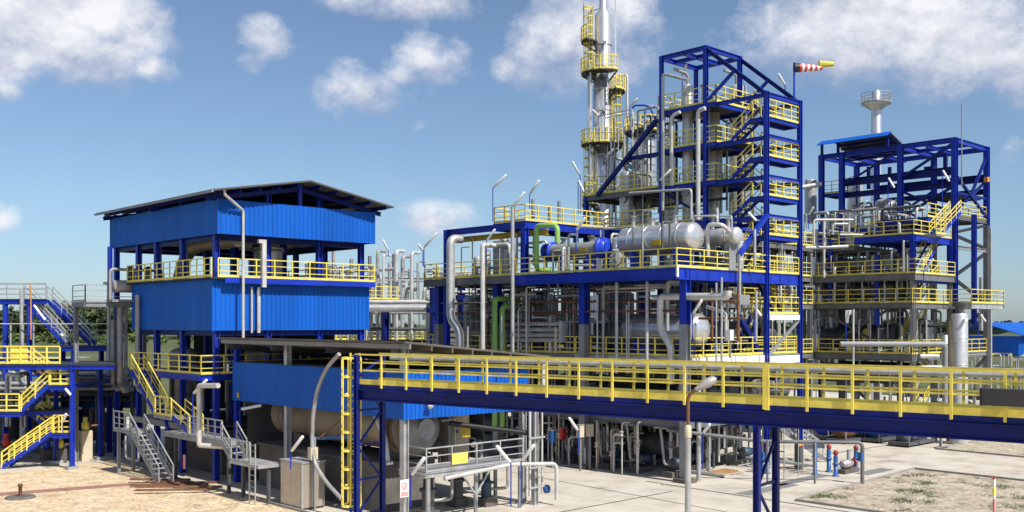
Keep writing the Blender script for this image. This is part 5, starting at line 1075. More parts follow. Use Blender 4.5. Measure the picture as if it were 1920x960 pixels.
for i, (px, D, y0, y1, r, m) in enumerate(((1546, 89, 690, 520, .56, INSUL), (1532, 92, 690, 430, .5, INSUL), (1562, 92, 640, 395, .62, GALV), (1575, 93, 690, 420, .4, INSUL), (1592, 90, 480, 395, .8, INSUL), (1625, 90, 700, 540, .55, GALV), (1603, 96, 400, 330, .7, INSUL), (1660, 92, 420, 372, .9, GALV), (1700, 88, 520, 450, .55, INSUL), (1520, 94, 420, 335, .55, GALV), (1740, 84, 700, 600, .45, INSUL))):
    a, b = pt(px, y0, D=D), pt(px, y1, D=D)
    T = tank('process_vessel', ['silver upright vessel with a blue collar below the far decks', 'slim silver vessel close beside the stair tower', 'grey upright vessel at the near corner of the crane frame', 'slim silver vessel under the crane frame corner', 'broad silver drum on the upper far deck', 'grey upright vessel behind the yellow cone', 'silver vessel top inside the crane frame', 'broad grey vessel dome inside the crane frame', 'silver vessel between the upper far decks', 'grey vessel behind the stair tower landing', 'silver vessel behind the far zigzag stair'][i], a, b, r, m, bands=3, cat='vessel', org=a)
    if i == 0: part(T, 'collar', MB().lathe((a[0], a[1], pt(px, 625, D=D)[2]), (a[0], a[1], pt(px, 610, D=D)[2]), [(0, .5), (.05, .8), (.6, .8), (.64, .5)], 24), LBLUE); part(T, 'skirt', MB().lathe((a[0], a[1], pt(px, 660, D=D)[2]), (a[0], a[1], pt(px, 622, D=D)[2]), [(0, .56), (.2, .78), (1.6, .78)], 24), INSUL)
a, b = pt(1799, 770, D=76), pt(1799, 588, D=76)
T = thing('silver_scrubber', 'bright silver upright scrubber standing clear before the far frame', 'vessel', (a[0], a[1], 0))
part(T, 'shell', MB().lathe((a[0], a[1], 0), (a[0], a[1], b[2]), [(0, .6), (b[2] - .15, .6), (b[2], .52)], 28), INSUL)
for z in (2, 4, 6, 8): part(T, 'band', MB().lathe((a[0], a[1], z), (a[0], a[1], z + .06), [(0, .55), (0, .62), (.06, .62), (.06, .55)], 28), STEEL)
part(T, 'outlet_cap', MB().lathe((a[0], a[1], b[2]), (a[0], a[1], b[2] + .9), [(0, .35), (.5, .3), (.55, .5), (.9, .5)], 18), DKGREY)
part(T, 'side_stub', MB().lathe((a[0] - .3, a[1] - .4, b[2] - .5), (a[0] - .55, a[1] - .75, b[2] - .5), [(0, .12), (.43, .12)], 10), WHITE)
a, b = pt(1782, 770, D=77.5), pt(1782, 600, D=77.5)
T = thing('insulated_riser', 'dull brown clad riser right against the silver scrubber'.replace('right against', 'close against'), 'pipe', (a[0], a[1], 0))
part(T, 'shell', MB().tube([(a[0], a[1], 0), (a[0], a[1], b[2])], .30, 14), RUST if False else mat('brown_clad', (.26, .22, .16), .5, .3))
pipe('long grey header pipe turning down before the far stairs', [pt(1575, 645, D=73), pt(1772, 645, D=73), pt(1772, 700, D=73), pt(1772, 765, D=73)], .2, GREY, 12, .3)
pipe('shorter pale pipe turning down beside the scrubber', [pt(1725, 668, D=74.5), pt(1760, 668, D=74.5)], .16, PIPEW, 10)
pipe('pale horizontal pipe low before the far decks', [pt(1722, 690, D=74.5), pt(1765, 690, D=74.5)], .22, INSUL, 10)
pipe('white vertical stub above the header pipe bend', [pt(1773, 645, D=73), pt(1773, 628, D=73)], .14, WHITE, 10)
for i, (pts, D, r) in enumerate(((((1526, 460), (1526, 412), (1600, 412)), 78, .09), (((1561, 440), (1561, 420), (1590, 420)), 77, .10), (((1545, 520), (1545, 415)), 79, .10), (((1510, 465), (1590, 462)), 78, .14), (((1600, 700), (1600, 580)), 80, .09), (((1575, 440), (1618, 440)), 79, .08), (((1640, 505), (1640, 400)), 86, .10), (((1612, 700), (1612, 455)), 83, .08), (((1500, 548), (1700, 548)), 86, .12), (((1672, 700), (1672, 515)), 84, .12), (((1690, 690), (1690, 610)), 80, .08), (((1560, 700), (1560, 560)), 86, .2), (((1500, 352), (1540, 345)), 90, .22), (((1840, 620), (1840, 520)), 92, .22), (((1838, 500), (1838, 520)), 95, .5))):
    if i == 14: continue
    pipe(['grey pipe frame at the far upper deck beside the stair tower', 'white hooked pipe on the far upper deck', 'grey standpipe running up past the far decks', 'thick grey header before the far upper deck', 'grey standpipe before the dark far bay', 'thin grey header under the hooked white pipe', 'grey standpipe inside the far decks', 'thin grey standpipe beside the deck stack corner', 'grey header along the third far deck', 'grey standpipe beside the deck stack column', 'thin standpipe near the yellow cone', 'thick grey standpipe in the dark far bay', 'grey pipe leaving the stair tower for the crane frame', 'pale standpipe seen through the far frame bracing'][i], [pt(x, y, D=D) for x, y in pts], r, GALV if i % 2 else PIPEW, 8)
G2 = 'pipes among the far decks'
clutter(44, 29.2, 35, .6, 11, 10.9, 15, 'small grey pipe in the middle storeys of the far deck stack', G2)
clutter(46, 29.2, 35, .6, 11, 6.9, 10.6, 'small grey pipe in the lower storeys of the far deck stack', 'pipes in the lower far decks')
clutter(70, 14.5, 28, 8.3, 15, 6.9, 16.8, 'small grey pipe between the stair tower and the far frame', 'pipes between the two towers')
clutter(30, 13, 36, 6, 16, .3, 6.3, 'small grey pipe at ground level below the far decks', 'ground pipes below the far decks')
clutter(36, 36.4, 42, 4.8, 11.8, 12, 20, 'small grey pipe on the decks of the crane frame', 'pipes in the crane frame')
clutter(36, 29.4, 35.5, .4, 10, 16.1, 18.4, 'small pipe on the top deck before the crane frame', 'pipes on the top far deck')
for x, y0, L, z, r in ((31, 3, 6, 8.0, .7), (33.5, 3, 7, 8.2, .85), (31.2, 3, 6, 11.8, .6), (33.6, 2, 7, 11.9, .7), (31, 3, 6, 14.0, .55), (33.6, 3, 6, 14.1, .6), (31.4, 2, 7, 5, .8), (34, 2, 7, 5, .9), (38.5, 6, 5, 8, .9), (40.5, 6, 5, 12, .9), (20, 9.5, 4, 8, .8), (24, 9.5, 4, 8, .8), (18, 9.5, 4, 11.8, .7), (22, 9.5, 4, 11.8, .7), (26, 9.5, 4, 11.8, .7), (20, 9.5, 4, 14, .6), (25, 9.5, 4, 14, .6), (18, 9.5, 4, 4, .9), (22, 9.5, 4, 4, .9), (26, 9.5, 4, 4, .9)):  # exchangers added as dark backing inside the far decks
    TX = thing('shell_exchanger', 'dark grey horizontal exchanger added to darken the crowded far decks', 'heat exchanger', (x, y0 + L / 2, z - r - .3), group='added exchangers among the far decks')
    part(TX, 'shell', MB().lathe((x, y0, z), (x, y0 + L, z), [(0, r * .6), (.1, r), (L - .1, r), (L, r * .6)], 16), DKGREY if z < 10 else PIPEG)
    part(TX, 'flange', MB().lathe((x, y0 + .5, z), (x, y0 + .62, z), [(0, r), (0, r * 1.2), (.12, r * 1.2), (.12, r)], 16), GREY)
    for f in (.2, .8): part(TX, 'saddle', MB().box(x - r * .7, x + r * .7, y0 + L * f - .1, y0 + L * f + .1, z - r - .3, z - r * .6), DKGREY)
c = pt(1624, 628, D=82); T = thing('safety_shower', 'bright yellow cone shaped safety shower head in the dark far bay', 'safety shower', c)
part(T, 'cone', MB().lathe((c[0], c[1], c[2] - .4), (c[0], c[1], c[2] + .55), [(0, .3), (.15, .36), (.7, .3), (.95, .1)], 16), YEL); part(T, 'stem', MB().tube([(c[0], c[1], 6.75), (c[0], c[1], c[2] - .3)], .08), GALV)

# chimney far behind
a = pt(1643, 300, D=112); CH = lambda py: EYE + (HOR - py) / FPX * 112
T = thing('chimney', 'silver chimney with a railed collar platform rising behind the crane frame', 'chimney', (a[0], a[1], 0))
part(T, 'flue', MB().lathe((a[0], a[1], 0), (a[0], a[1], CH(170)), [(0, .6), (CH(196), .56), (CH(194), .5), (CH(171), .5), (CH(170), .44)], 28), STEEL)
mb = MB().lathe((a[0], a[1], CH(206)), (a[0], a[1], CH(192)), [(0, .6), (.5, 1.3), (.62, 1.62), (CH(192) - CH(206), 1.62)], 24); part(T, 'collar', mb, GALV)
rail(T, [(a[0] + 1.58 * math.cos(R(k * 20)), a[1] + 1.58 * math.sin(R(k * 20)), CH(194)) for k in range(19)], GALV, sp=.6, t=.06)
for k in range(3): part(T, 'band', MB().lathe((a[0], a[1], 18 + k * 5), (a[0], a[1], 18.08 + k * 5), [(0, .5), (0, .63), (.08, .63), (.08, .5)], 24), STEEL)

# ------------------------------------------------------------------ pipe rack behind, between blue building and platform
T = thing('pipe_rack', 'grey open pipe rack crowded with risers behind the tall blue building', 'pipe rack', pt(760, 600, D=96)[:2] + (0,))
ox, oy = T.org[0], T.org[1]
for i in range(6):
    for j in range(2):
        x, y = ox - 9 + i * 4.2, oy + 3 - i * 1.0 + j * 4
        column(T, x, y, 0, 14.6 + (i % 3) * .6, GALV if i % 2 else GREY, .26)
for z in (7.4, 10.6, 13.4):
    for j in range(2): beam(T, (ox - 9.2, oy + 3 + j * 4, z), (ox + 12.2, oy - 2 + j * 4, z), GALV if z > 8 else GREY, .2, .3)
    for i in range(6): beam(T, (ox - 9 + i * 4.2, oy + 3 - i, z), (ox - 9 + i * 4.2, oy + 7 - i, z), GREY, .16, .24)
for z in (10.8, 7.6): rail(T, [(ox - 9.2, oy + 2.8, z), (ox + 12.2, oy - 2.2, z)], YEL if z < 8 else GALV, sp=1.5)
for i, (px0, px1, py, D, r, m) in enumerate(((690, 840, 578, 84, .34, INSUL), (690, 830, 566, 85, .18, PIPEW), (690, 830, 617, 88, .16, DKGREY), (700, 960, 587, 88, .12, GREY), (690, 960, 640, 86, .10, BLACK), (850, 960, 548, 80, .14, PIPEW))):
    pipe(['fattest silver pipe running level behind the tall blue building', 'thinner silver pipe just above the fattest one', 'dark level pipe beneath the fattest silver pipe', 'grey level pipe passing behind the kinked white pipe', 'black level cable tray pipe behind the shed roof', 'pale level pipe under the free end of the deck'][i], [pt(px0, py, D=D), pt(px1, py, D=D)], r, m, 10)
for i, (px, y0, y1, D, r) in enumerate(((708, 640, 470, 92, .16), (719, 640, 478, 90, .11), (743, 640, 470, 90, .17), (772, 640, 473, 88, .15), (697, 640, 500, 95, .12), (783, 560, 490, 94, .1), (730, 640, 490, 96, .14), (755, 640, 480, 97, .2), (812, 640, 530, 90, .12), (795, 600, 540, 95, .16), (765, 580, 540, 98, .3), (822, 640, 560, 94, .1))):
    pipe(['grey riser first along the rear pipe rack', 'thin pale riser second along the rear pipe rack', 'brightest pale riser in the middle of the rear pipe rack', 'pale riser near the end of the rear pipe rack', 'grey riser half hidden behind the blue building', 'thin grey riser at the back of the rear rack', 'grey riser at the back of the rear rack middle', 'fat grey riser at the back of the rear rack', 'grey riser under the free end of the deck', 'grey riser below the deck end rail', 'fat grey pipe stub low in the rear rack', 'thin grey riser beside the monorail post'][i], [pt(px, y0, D=D), pt(px, y1, D=D), pt(px + 14, y1 + 1, D=D + 1)], r, PIPEW if i in (1, 2, 3) else PIPEG, 8)
clutter(60, ox - 9, ox + 11, oy - 2, oy + 7, 5.5, 14.2, 'small grey pipe in the crowded rear pipe rack', 'pipes in the rear rack', (.06, .09, .12, .16), (PIPEG, GALV, PIPEW, GALV))
clutter(30, ox - 9, ox + 11, oy - 4, oy + 7, .3, 7.0, 'small dark pipe low in the rear pipe rack', 'low pipes in the rear rack', (.08, .12), (DKGREY, PIPEG, GALV))
c = pt(722, 600, D=86); T = thing('rack_bracket', 'short blue steel bracket column beneath the silver pipes', 'column', (c[0], c[1], 0))
column(T, c[0], c[1], 0, 10.8, NAVY, .5); part(T, 'head_beam', MB().box(c[0] - 1.2, c[0] + 1.2, c[1] - .25, c[1] + .25, 10.8, 11.2), NAVY); rail(T, [(c[0] - 1.6, c[1] + .3, 11.2), (c[0] + 1.6, c[1] + .3, 11.2)], sp=.8)
for i, px in enumerate((812, 866)):
    c = pt(px, 620, D=80); T = thing('blue_column', ['blue steel column beneath the free end of the deck', 'blue steel column with a bracket beside the kinked white pipe'][i], 'column', (c[0], c[1], 0)); column(T, c[0], c[1], 0, 12.0, NAVY, .4); part(T, 'bracket', MB().box(c[0] - .5, c[0] + .5, c[1] - .2, c[1] + .2, 10.0 + i, 10.4 + i), NAVY)
a = pt(895, 600, D=78); tank('upright_vessel', 'grey ribbed upright vessel in the shade below the deck end', (a[0], a[1], 7.3), (a[0], a[1], 11.4), 1.1, PIPEG, bands=6, cat='vessel')

# ------------------------------------------------------------------ blue stair structure at the near edge of the gravel
c0 = gpt(135, 880)
T = thing('stair_structure', 'blue framed access structure with zigzag yellow stairs at the edge of the gravel', 'stairs', (c0[0], c0[1], 0))
FX, FY = c0[0], c0[1]                       # corner post; the structure runs away along +q (towards the picture edge) and +p
ZS = pt(135, 683, p=FX)[2]
def fq(px, py=700): return pt(px, py, D=62.5)
ex = Vector(PLANT.l(*WORLD.w(1, 0))) - Vector(PLANT.l(0, 0)); ex = Vector((ex.x, ex.y, 0)).normalized()   # along the face, towards picture right
ey = Vector((-ex.y, ex.x, 0))                                                                               # away from the yard
def S(px, py, back=0.0): v = Vector(pt(px, py, D=62.9 + back)); return v
def Z(py, D=62.9): return EYE + (HOR - py) / FPX * D
def sp(px, z, back=0.0): v = S(px, 700, back); return Vector((v.x, v.y, z))
for px, bk in ((135, 0), (105, 2.6), (-40, 0), (188, 4.5), (-60, 2.6)):
    v = S(px, 700, bk); column(T, v.x, v.y, 0, ZS, BLUE, .26)
    part(T, 'footing', MB().box(v.x - .35, v.x + .35, v.y - .35, v.y + .35, 0, .2), GALV)
def deck(pxa, pxb, z, bk0, bk1, m, h=.26, dm=None):
    a, b, c, d = sp(pxa, z, bk0), sp(pxb, z, bk0), sp(pxb, z, bk1), sp(pxa, z, bk1)
    mb = MB(); vs = [a, b, c, d]; mb.add([v - Vector((0, 0, .06)) for v in vs] + vs, [(3, 2, 1, 0), (4, 5, 6, 7), (0, 1, 5, 4), (1, 2, 6, 5), (2, 3, 7, 6), (3, 0, 4, 7)]); part(T, 'deck', mb, dm or DARK)
    for u, v in ((a, b), (d, c)): part(T, 'edge_beam', MB().ibeam(u - Vector((0, 0, h / 2 + .07)), v - Vector((0, 0, h / 2 + .07)), .16, h), m)
deck(-60, 215, ZS, 0, 5.5, BLUE)
rail(T, [sp(-60, ZS + .02, .1), sp(112, ZS + .02, .1)], sp=.85, h=1.1, t=.08)
part(T, 'screen', MB().prof(sp(20, ZS + .6, .15), sp(52, ZS + .6, .15), [(-.02, -.55), (.02, -.55), (.02, .5), (-.02, .5)]), YEL)
za, zb = Z(718), Z(775)
for (z0, z1, lab) in ((ZS, za, 1), (za, zb, 2)): pass
# flights: deck -> landing a (inner), landing a -> mid deck, mid deck -> landing b, landing b -> ground
zl1, zm, zl2 = Z(722), Z(772), Z(812)
def fl(p0, z0, p1, z1, bk, m=BLUE):
    a, b = sp(p0, z0, bk), sp(p1, z1, bk); stair(T, a, b, .9, tuple(ey), m, YEL, rt=.085, rsp=.8)
fl(45, ZS, 95, zl1, 1.6); fl(92, zl1, 40, zm, .2); fl(45, zm, 95, zl2, 1.6); fl(98, zl2, 3, .05, .2)
deck(92, 133, zl1, .1, 2.6, BLUE); deck(98, 133, zl2, .1, 2.6, BLUE); deck(-60, 133, zm, 1.2, 3.0, BLUE); deck(-60, 38, zm, .1, 1.2, BLUE)
rail(T, [sp(94, zl1, .15), sp(132, zl1, .15)], sp=.7, t=.08); rail(T, [sp(100, zl2, .15), sp(132, zl2, .15)], sp=.7, t=.08); rail(T, [sp(-60, zm, .15), sp(36, zm, .15)], sp=.8, t=.08); rail(T, [sp(50, zm, 3.0), sp(108, zm, 3.0)], sp=.8, t=.08)
rail(T, [sp(132, zl1, .15), sp(132, zl1, 2.5)], sp=.7, t=.08); rail(T, [sp(132, zl2, .15), sp(132, zl2, 2.5)], sp=.7, t=.08)
beam(T, sp(135, Z(724), 0), sp(240, Z(722), 8), BLUE, .2, .3); beam(T, sp(135, Z(690), 1), sp(215, Z(690), 5), BLUE, .2, .3)

T = thing('crossover_stairs', 'blue crossover with two sloping stair flights and grey rails against the woods', 'stairs', S(100, 600, 9)[:2] + (ZS,) if False else (S(100, 600, 9).x, S(100, 600, 9).y, 0))
zt = Z(561, 72); z6 = Z(648, 72)
def deck2(pxa, pxb, z, bk0, bk1, h=.3):
    a, b, c, d = sp(pxa, z, bk0), sp(pxb, z, bk0), sp(pxb, z, bk1), sp(pxa, z, bk1); vs = [a, b, c, d]
    part(T, 'deck', MB().add([v - Vector((0, 0, .06)) for v in vs] + vs, [(3, 2, 1, 0), (4, 5, 6, 7), (0, 1, 5, 4), (1, 2, 6, 5), (2, 3, 7, 6), (3, 0, 4, 7)]), DARK)
    for u, v in ((a, b), (d, c)): part(T, 'edge_beam', MB().ibeam(u - Vector((0, 0, h / 2 + .07)), v - Vector((0, 0, h / 2 + .07)), .16, h), BLUE)
deck2(-60, 88, zt, 8.0, 10.0); deck2(115, 215, z6, 8, 12)
rail(T, [sp(-60, zt, 8.05), sp(86, zt, 8.05)], GALV, sp=2.4, toe=0); rail(T, [sp(-60, zt, 9.95), sp(86, zt, 9.95)], GALV, sp=2.4, toe=0)
stair(T, sp(88, zt - .05, 10.0), sp(170, z6 + .05, 10.0), .9, tuple(ey), BLUE, GALV, tread=False)
stair(T, sp(45, zt - .05, 8.1), sp(122, z6 + .05, 8.1), .9, tuple(ey), BLUE, GALV)
rail(T, [sp(118, z6, 11.9), sp(214, z6, 11.9)], GALV, sp=2, toe=0)
for px, bk in ((10, 8), (55, 8), (138, 8.2), (205, 8.2), (190, 12), (118, 12)): v = sp(px, 0, bk); column(T, v.x, v.y, 0, zt - .2 if px < 60 else z6 - .1, BLUE, .3)
part(T, 'white_handrail', MB().bar(sp(-60, Z(607, 70), 7.2), sp(205, Z(607, 70), 7.2), .07), PIPEW)
for i, px in enumerate((-20, 20, 42, 63)): v = sp(px, 0, 7.6); part(T, 'riser', MB().tube([(v.x, v.y, ZS), (v.x, v.y, Z(607, 70.5) - .1)], .07 + .05 * (i == 2)), GALV)
part(T, 'mast', MB().tube([sp(58, Z(640), 6.8), sp(58, Z(532, 70), 6.8)], .045), ORANGE)
part(T, 'column_pipe', MB().tube([sp(41, 0, 7.8), sp(41, Z(545, 71), 7.8)], .16), GALV)
v = sp(204, 0, 7); pipe('white mast pipe with a small head beside the blue cladding', [(v.x, v.y, 5.5), (v.x, v.y, Z(532, 70)), tuple(Vector((v.x, v.y, Z(532, 70))) - ex * .35)], .13, PIPEW, 8, .1)
T2 = thing('low_pipe_bridge', 'dark low pipe bridge between the blue stair structure and the tall building', 'pipe rack', tuple(sp(180, 0, 8)))
def dk(pxa, pxb, z, bk0, bk1, m):
    a, b, c, d = sp(pxa, z, bk0), sp(pxb, z, bk0), sp(pxb, z, bk1), sp(pxa, z, bk1); vs = [a, b, c, d]
    part(T2, 'deck', MB().add([v - Vector((0, 0, .22)) for v in vs] + vs, [(3, 2, 1, 0), (4, 5, 6, 7), (0, 1, 5, 4), (1, 2, 6, 5), (2, 3, 7, 6), (3, 0, 4, 7)]), m)
dk(138, 250, 5.4, 5, 13, DKGREY); dk(-60, 250, 4.3, 7, 14, DARK); dk(-60, 130, 2.9, 7, 13, DKGREY)
for k, px in enumerate((-20, 40, 85, 150, 185, 225)): v = sp(px, 0, 8 + k % 2 * 3); part(T2, 'post', MB().ibeam((v.x, v.y, 0), (v.x, v.y, 5.2), .3, .3), NAVY if k % 2 else DKGREY)
for k, z in enumerate((4.6, 4.9, 5.6, 5.9, 3.6)): part(T2, 'level_pipe', MB().tube([sp(-60, z, 7 + k * .7), sp(245, z, 7 + k * .7)], .12 + .03 * (k % 3)), (PIPEG, GALV, PIPEW, PIPEG, DKGREY)[k])
for i, (px, bk, r, L) in enumerate(((20, 10, 1.0, 2.6), (70, 11, .9, 2.4), (120, 12, 1.1, 2.2), (165, 13, .9, 2.6), (210, 12, 1.0, 2.4))):
    v = sp(px, 0, bk); tank('process_vessel', ['dark upright vessel furthest behind the yellow zigzag stairs', 'dark upright vessel second behind the yellow zigzag stairs', 'dark upright vessel behind the blue corner post of the stairs', 'dark upright vessel under the low pipe bridge', 'dark upright vessel close to the grey stair landing'][i], (v.x, v.y, .2), (v.x, v.y, .2 + L), r, DKGREY, bands=2, cat='vessel')
v = sp(80, 0, 7)
clutter(36, v.x - 3, v.x + 6, v.y - 3, v.y + 8, .3, 5.8, 'grey pipe in the shade under the blue stair structure', 'pipes under the blue stair structure', (.07, .1, .14))
for i, (px, py, bk, w, h) in enumerate(((25, 690, 14, 5, 1.4), (190, 745, 12, 2.6, 1.6))):
    a = sp(px, 0, bk); T = thing('blue_cabin', ['small blue clad cabin dimly seen behind the yellow stairs', 'short blue clad wall strip under the stair structure deck'][i], 'cabin', (a.x, a.y, 0))
    zc = Z(py, 62.9 + bk); part(T, 'cladding', MB().sheet((a.x + ex.x * w, a.y + ex.y * w), (a.x - ex.x * w, a.y - ex.y * w), zc - h / 2, zc + h / 2, out=-1), CLAD)
    part(T, 'roof', MB().prof(a - ex * w + ey * 1.0 + Vector((0, 0, zc + h / 2 + .05)), a + ex * w + ey * 1.0 + Vector((0, 0, zc + h / 2 + .05)), [(-1.3, -.04), (1.3, -.04), (1.3, .04), (-1.3, .04)]), GALV)
    for s in (-1, 1): part(T, 'post', MB().box(a.x + ex.x * w * s * .95 - .1, a.x + ex.x * w * s * .95 + .1, a.y + ex.y * w * s * .95 + .1, a.y + ex.y * w * s * .95 + .3, 0, zc + h / 2), GREY)
for i, (px, py, bk) in enumerate(((160, 862, 3), (112, 842, 2), (88, 845, 3.5), (45, 835, 4), (12, 850, 3))):
    a = sp(px, 0, bk + 1); T = thing('valve_manifold', ['brown and beige post manifold beside the blue structure column', 'yellow capped valve stand behind the lower flight', 'blue motor valve stand behind the lower flight', 'grey pump stand beneath the blue stair structure', 'red trimmed valve stand beneath the lowest flight'][i], 'valve', (a.x, a.y, 0))
    part(T, 'pedestal', MB().box(a.x - .35, a.x + .35, a.y - .35, a.y + .35, 0, [2.0, .9, .7, 1.2, .9][i]), [BEIGE, CONCD, CONCD, GREY, CONCD][i]); zt2 = [2.0, .9, .7, 1.2, .9][i]
    part(T, 'body', MB().lathe((a.x, a.y, zt2), (a.x, a.y, zt2 + .9), [(0, .1), (.1, .25), (.5, .25), (.6, .15), (.9, .15)], 12), [YEL, YEL, BLUEV, GALV, RED][i]); part(T, 'pipe_tail', MB().tube([(a.x + .3, a.y, zt2 + .3), (a.x + 1.2, a.y, zt2 + .3), (a.x + 1.2, a.y, .1)], .09), RUST if i == 0 else GALV)

# ------------------------------------------------------------------ yard furniture under and beyond the bridge
fr = [gpt(1617, 907), gpt(1440, 880)]
T = thing('pipe_portal', 'bent grey pipe portal standing on the yard beside the blue valve posts', 'pipe', (fr[0][0], fr[0][1], 0))
h0 = pt(1617, 838, p=fr[0][0])[2]; h0 = 2.35
part(T, 'bent_pipe', MB().tube([(fr[0][0], fr[0][1], 0), (fr[0][0], fr[0][1], h0), (fr[0][0] - 3.6, fr[0][1] + 4.2, h0), (fr[0][0] - 7.2, fr[0][1] + 8.4, h0 + .6)], .11, 10, .3), EDGE)
for f in (.3, .62): part(T, 'support', MB().bar((fr[0][0] - 5.4 * f - .3, fr[0][1] + 6.3 * f, 0), (fr[0][0] - 5.4 * f - .3, fr[0][1] + 6.3 * f, h0 + .1), .1), GREY)
part(T, 'switch_box', MB().box(fr[0][0] - .3, fr[0][0] - .1, fr[0][1] - .1, fr[0][1] + .15, 1.3, 1.8), LBLUE)
mat('dull_red', (.32, .03, .03), .55, var=.15)
def hydrant(label, px, py, h, red):
    x, y, _ = gpt(px, py); T = thing('valve_post', label, 'hydrant', (x, y, 0))
    part(T, 'post', MB().lathe((x, y, 0), (x, y, h), [(0, .2), (.08, .2), (.08, .13), (h - .1, .13), (h, .1)], 12), LBLUE)
    if red: part(T, 'wheel_cap', MB().lathe((x, y, h), (x, y, h + .32), [(0, .09), (.08, .15), (.22, .15), (.32, .06)], 12), MATS['dull_red'])
    part(T, 'flange', MB().lathe((x, y, h * .55), (x, y, h * .55 + .1), [(0, .12), (0, .19), (.1, .19), (.1, .12)], 12), LBLUE)
for lab, px, py, h, rd in (('lone slim blue post nearest the grey stair in the yard', 1528, 890, 1.9, 0), ('blue hydrant with a red cap at the foot of the grey stair', 1554, 885, 1.4, 1), ('blue hydrant with the largest red cap in front of the portal', 1567, 893, 1.25, 1), ('blue hydrant with a red cap closest to the portal leg', 1605, 880, 1.2, 1), ('blue hydrant with a red cap beside the lattice leg of the bridge', 1438, 888, 1.4, 1), ('second blue hydrant by the lattice leg of the bridge', 1431, 884, 1.2, 0)): hydrant(lab, px, py, h, rd)
x, y, _ = gpt(1590, 886); T = thing('pump_group', 'low grey pump group with red flanges between the hydrants and portal leg', 'pump', (x, y, 0))
part(T, 'base', MB().box(x - .9, x + .9, y - .3, y + .3, 0, .25), CONCD); part(T, 'casing', MB().lathe((x - .7, y, .55), (x + .5, y, .55), [(0, .12), (.1, .26), (.9, .26), (1.2, .14)], 14), GALV)
for dx in (-.6, 0, .6): part(T, 'flange', MB().lathe((x + dx, y, .55), (x + dx + .1, y, .55), [(0, .2), (0, .265), (.06, .265), (.06, .2)], 12), MATS['dull_red'])
part(T, 'chimney_pipe', MB().tube([(x + .1, y, .7), (x + .1, y, 1.4)], .13), GALV)
g = gpt(1552, 866); t0 = Vector((g[0] - 3.2, g[1] + 4.6, 0))
T = thing('yard_stair', 'grey metal stair coming down from a low platform into the lit yard', 'stairs', (g[0], g[1], 0))
dirv = Vector((1, -.95, 0)).normalized(); sd = Vector((dirv.y, -dirv.x, 0)) * -1; bt = Vector((g[0], g[1], .05)); tp = bt - dirv * 4.4 + Vector((0, 0, 3.1))
stair(T, tp, bt, 1.0, tuple(sd), GREY, GALV)
pl = [tp, tp + sd * 1.1, tp + sd * 1.1 - dirv * 4.5, tp - dirv * 4.5]
part(T, 'platform', MB().add([v - Vector((0, 0, .2)) for v in pl] + pl, [(3, 2, 1, 0), (4, 5, 6, 7), (0, 1, 5, 4), (1, 2, 6, 5), (2, 3, 7, 6), (3, 0, 4, 7)]), GALV)
rail(T, [tp, tp - dirv * 4.5], GALV, sp=1.1)
for k in (.3, 4.2):
    v = tp - dirv * k; part(T, 'post', MB().bar((v.x, v.y, 0), (v.x, v.y, tp.z - .2), .14), GREY)
x, y, _ = gpt(1498, 880); T = thing('ground_valve', 'dark valve on a pedestal beside the grey yard stair', 'valve', (x, y, 0))
part(T, 'pedestal', MB().box(x - .2, x + .2, y - .2, y + .2, 0, 1.6), DKGREY); part(T, 'arm', MB().bar((x, y, 1.4), (x + 1.6, y - .8, 1.4), .25), DKGREY); part(T, 'tag_plate', MB().box(x - .5, x + .1, y - .26, y - .23, 1.5, 1.85), ORANGE)
x, y, _ = gpt(1444, 868); T = thing('black_actuator', 'black round actuator on a thin stand beside the bridge leg', 'valve', (x, y, 0))
part(T, 'stand', MB().bar((x, y, 0), (x, y, 1.7), .12), GREY); part(T, 'housing', MB().lathe((x, y, 1.6), (x, y, 2.6), [(0, .2), (.15, .42), (.85, .42), (1, .2)], 14), BLACK)
for i, (px, py) in enumerate(((1470, 900), (1497, 893), (1506, 890))):
    x, y, _ = gpt(px, py); pipe(['thin pale post by itself on the yard slab', 'first of the thin post pair by the yard valve', 'taller thin post of the pair by the yard valve'][i], [(x, y, 0), (x, y, 3.6)], .035, GALV, 6, name='thin_post', cat='post')
# corner column clutter on the lit side
x, y, _ = gpt(1330, 890)
T = thing('corner_manifold', 'grey ladder like pipe manifold on the lit side of the corner column', 'manifold', (x, y, 0))
for k in range(4): part(T, 'standpipe', MB().tube([(x + k * .42, y + .4 * k, .1), (x + k * .42, y + .4 * k, 4.2 - k * .5)], .07), GALV)
for z in (.9, 1.9, 2.9): part(T, 'crossbar', MB().bar((x - .2, y - .2, z), (x + 1.6, y + 1.5, z), .08), PIPEW)
part(T, 'rust_pad', MB().box(x - .2, x + 2.2, y - .6, y + .4, 0, .12), ORANGE if False else mat('rust_stained_concrete', (.38, .20, .09), .9, var=.25))
clutter(22, 4, 12, -1.0, 4, .2, 4.0, 'grey small bore pipe in the half lit bay beside the corner column', 'pipes beside the corner column', (.05, .07, .1), (PIPEW, GALV, GALV, PIPEG))
for i in range(5):
    x, y, _ = gpt(1360 + i * 22, 862 - i * 3); z0 = .8 + .3 * (i % 3)
    T = thing('meter_stand', ['pale meter stand nearest the corner column in the half lit bay', 'second pale meter stand from the corner column', 'middle pale meter stand of the half lit bay', 'pale meter stand fourth from the corner column', 'pale meter stand closest to the bridge lattice leg'][i], 'meter', (x, y, 0))
    part(T, 'stand', MB().bar((x, y, 0), (x, y, z0 + .6), .09), GALV); part(T, 'meter', MB().lathe((x, y - .15, z0 + .7), (x, y + .15, z0 + .7), [(0, .2), (.05, .26), (.25, .26), (.3, .2)], 14), [WHITE, BEIGE, LBLUE, WHITE, GREY][i]); part(T, 'link', MB().tube([(x, y, z0), (x + .8, y + .5, z0), (x + .8, y + .5, .1)], .06), PIPEG)
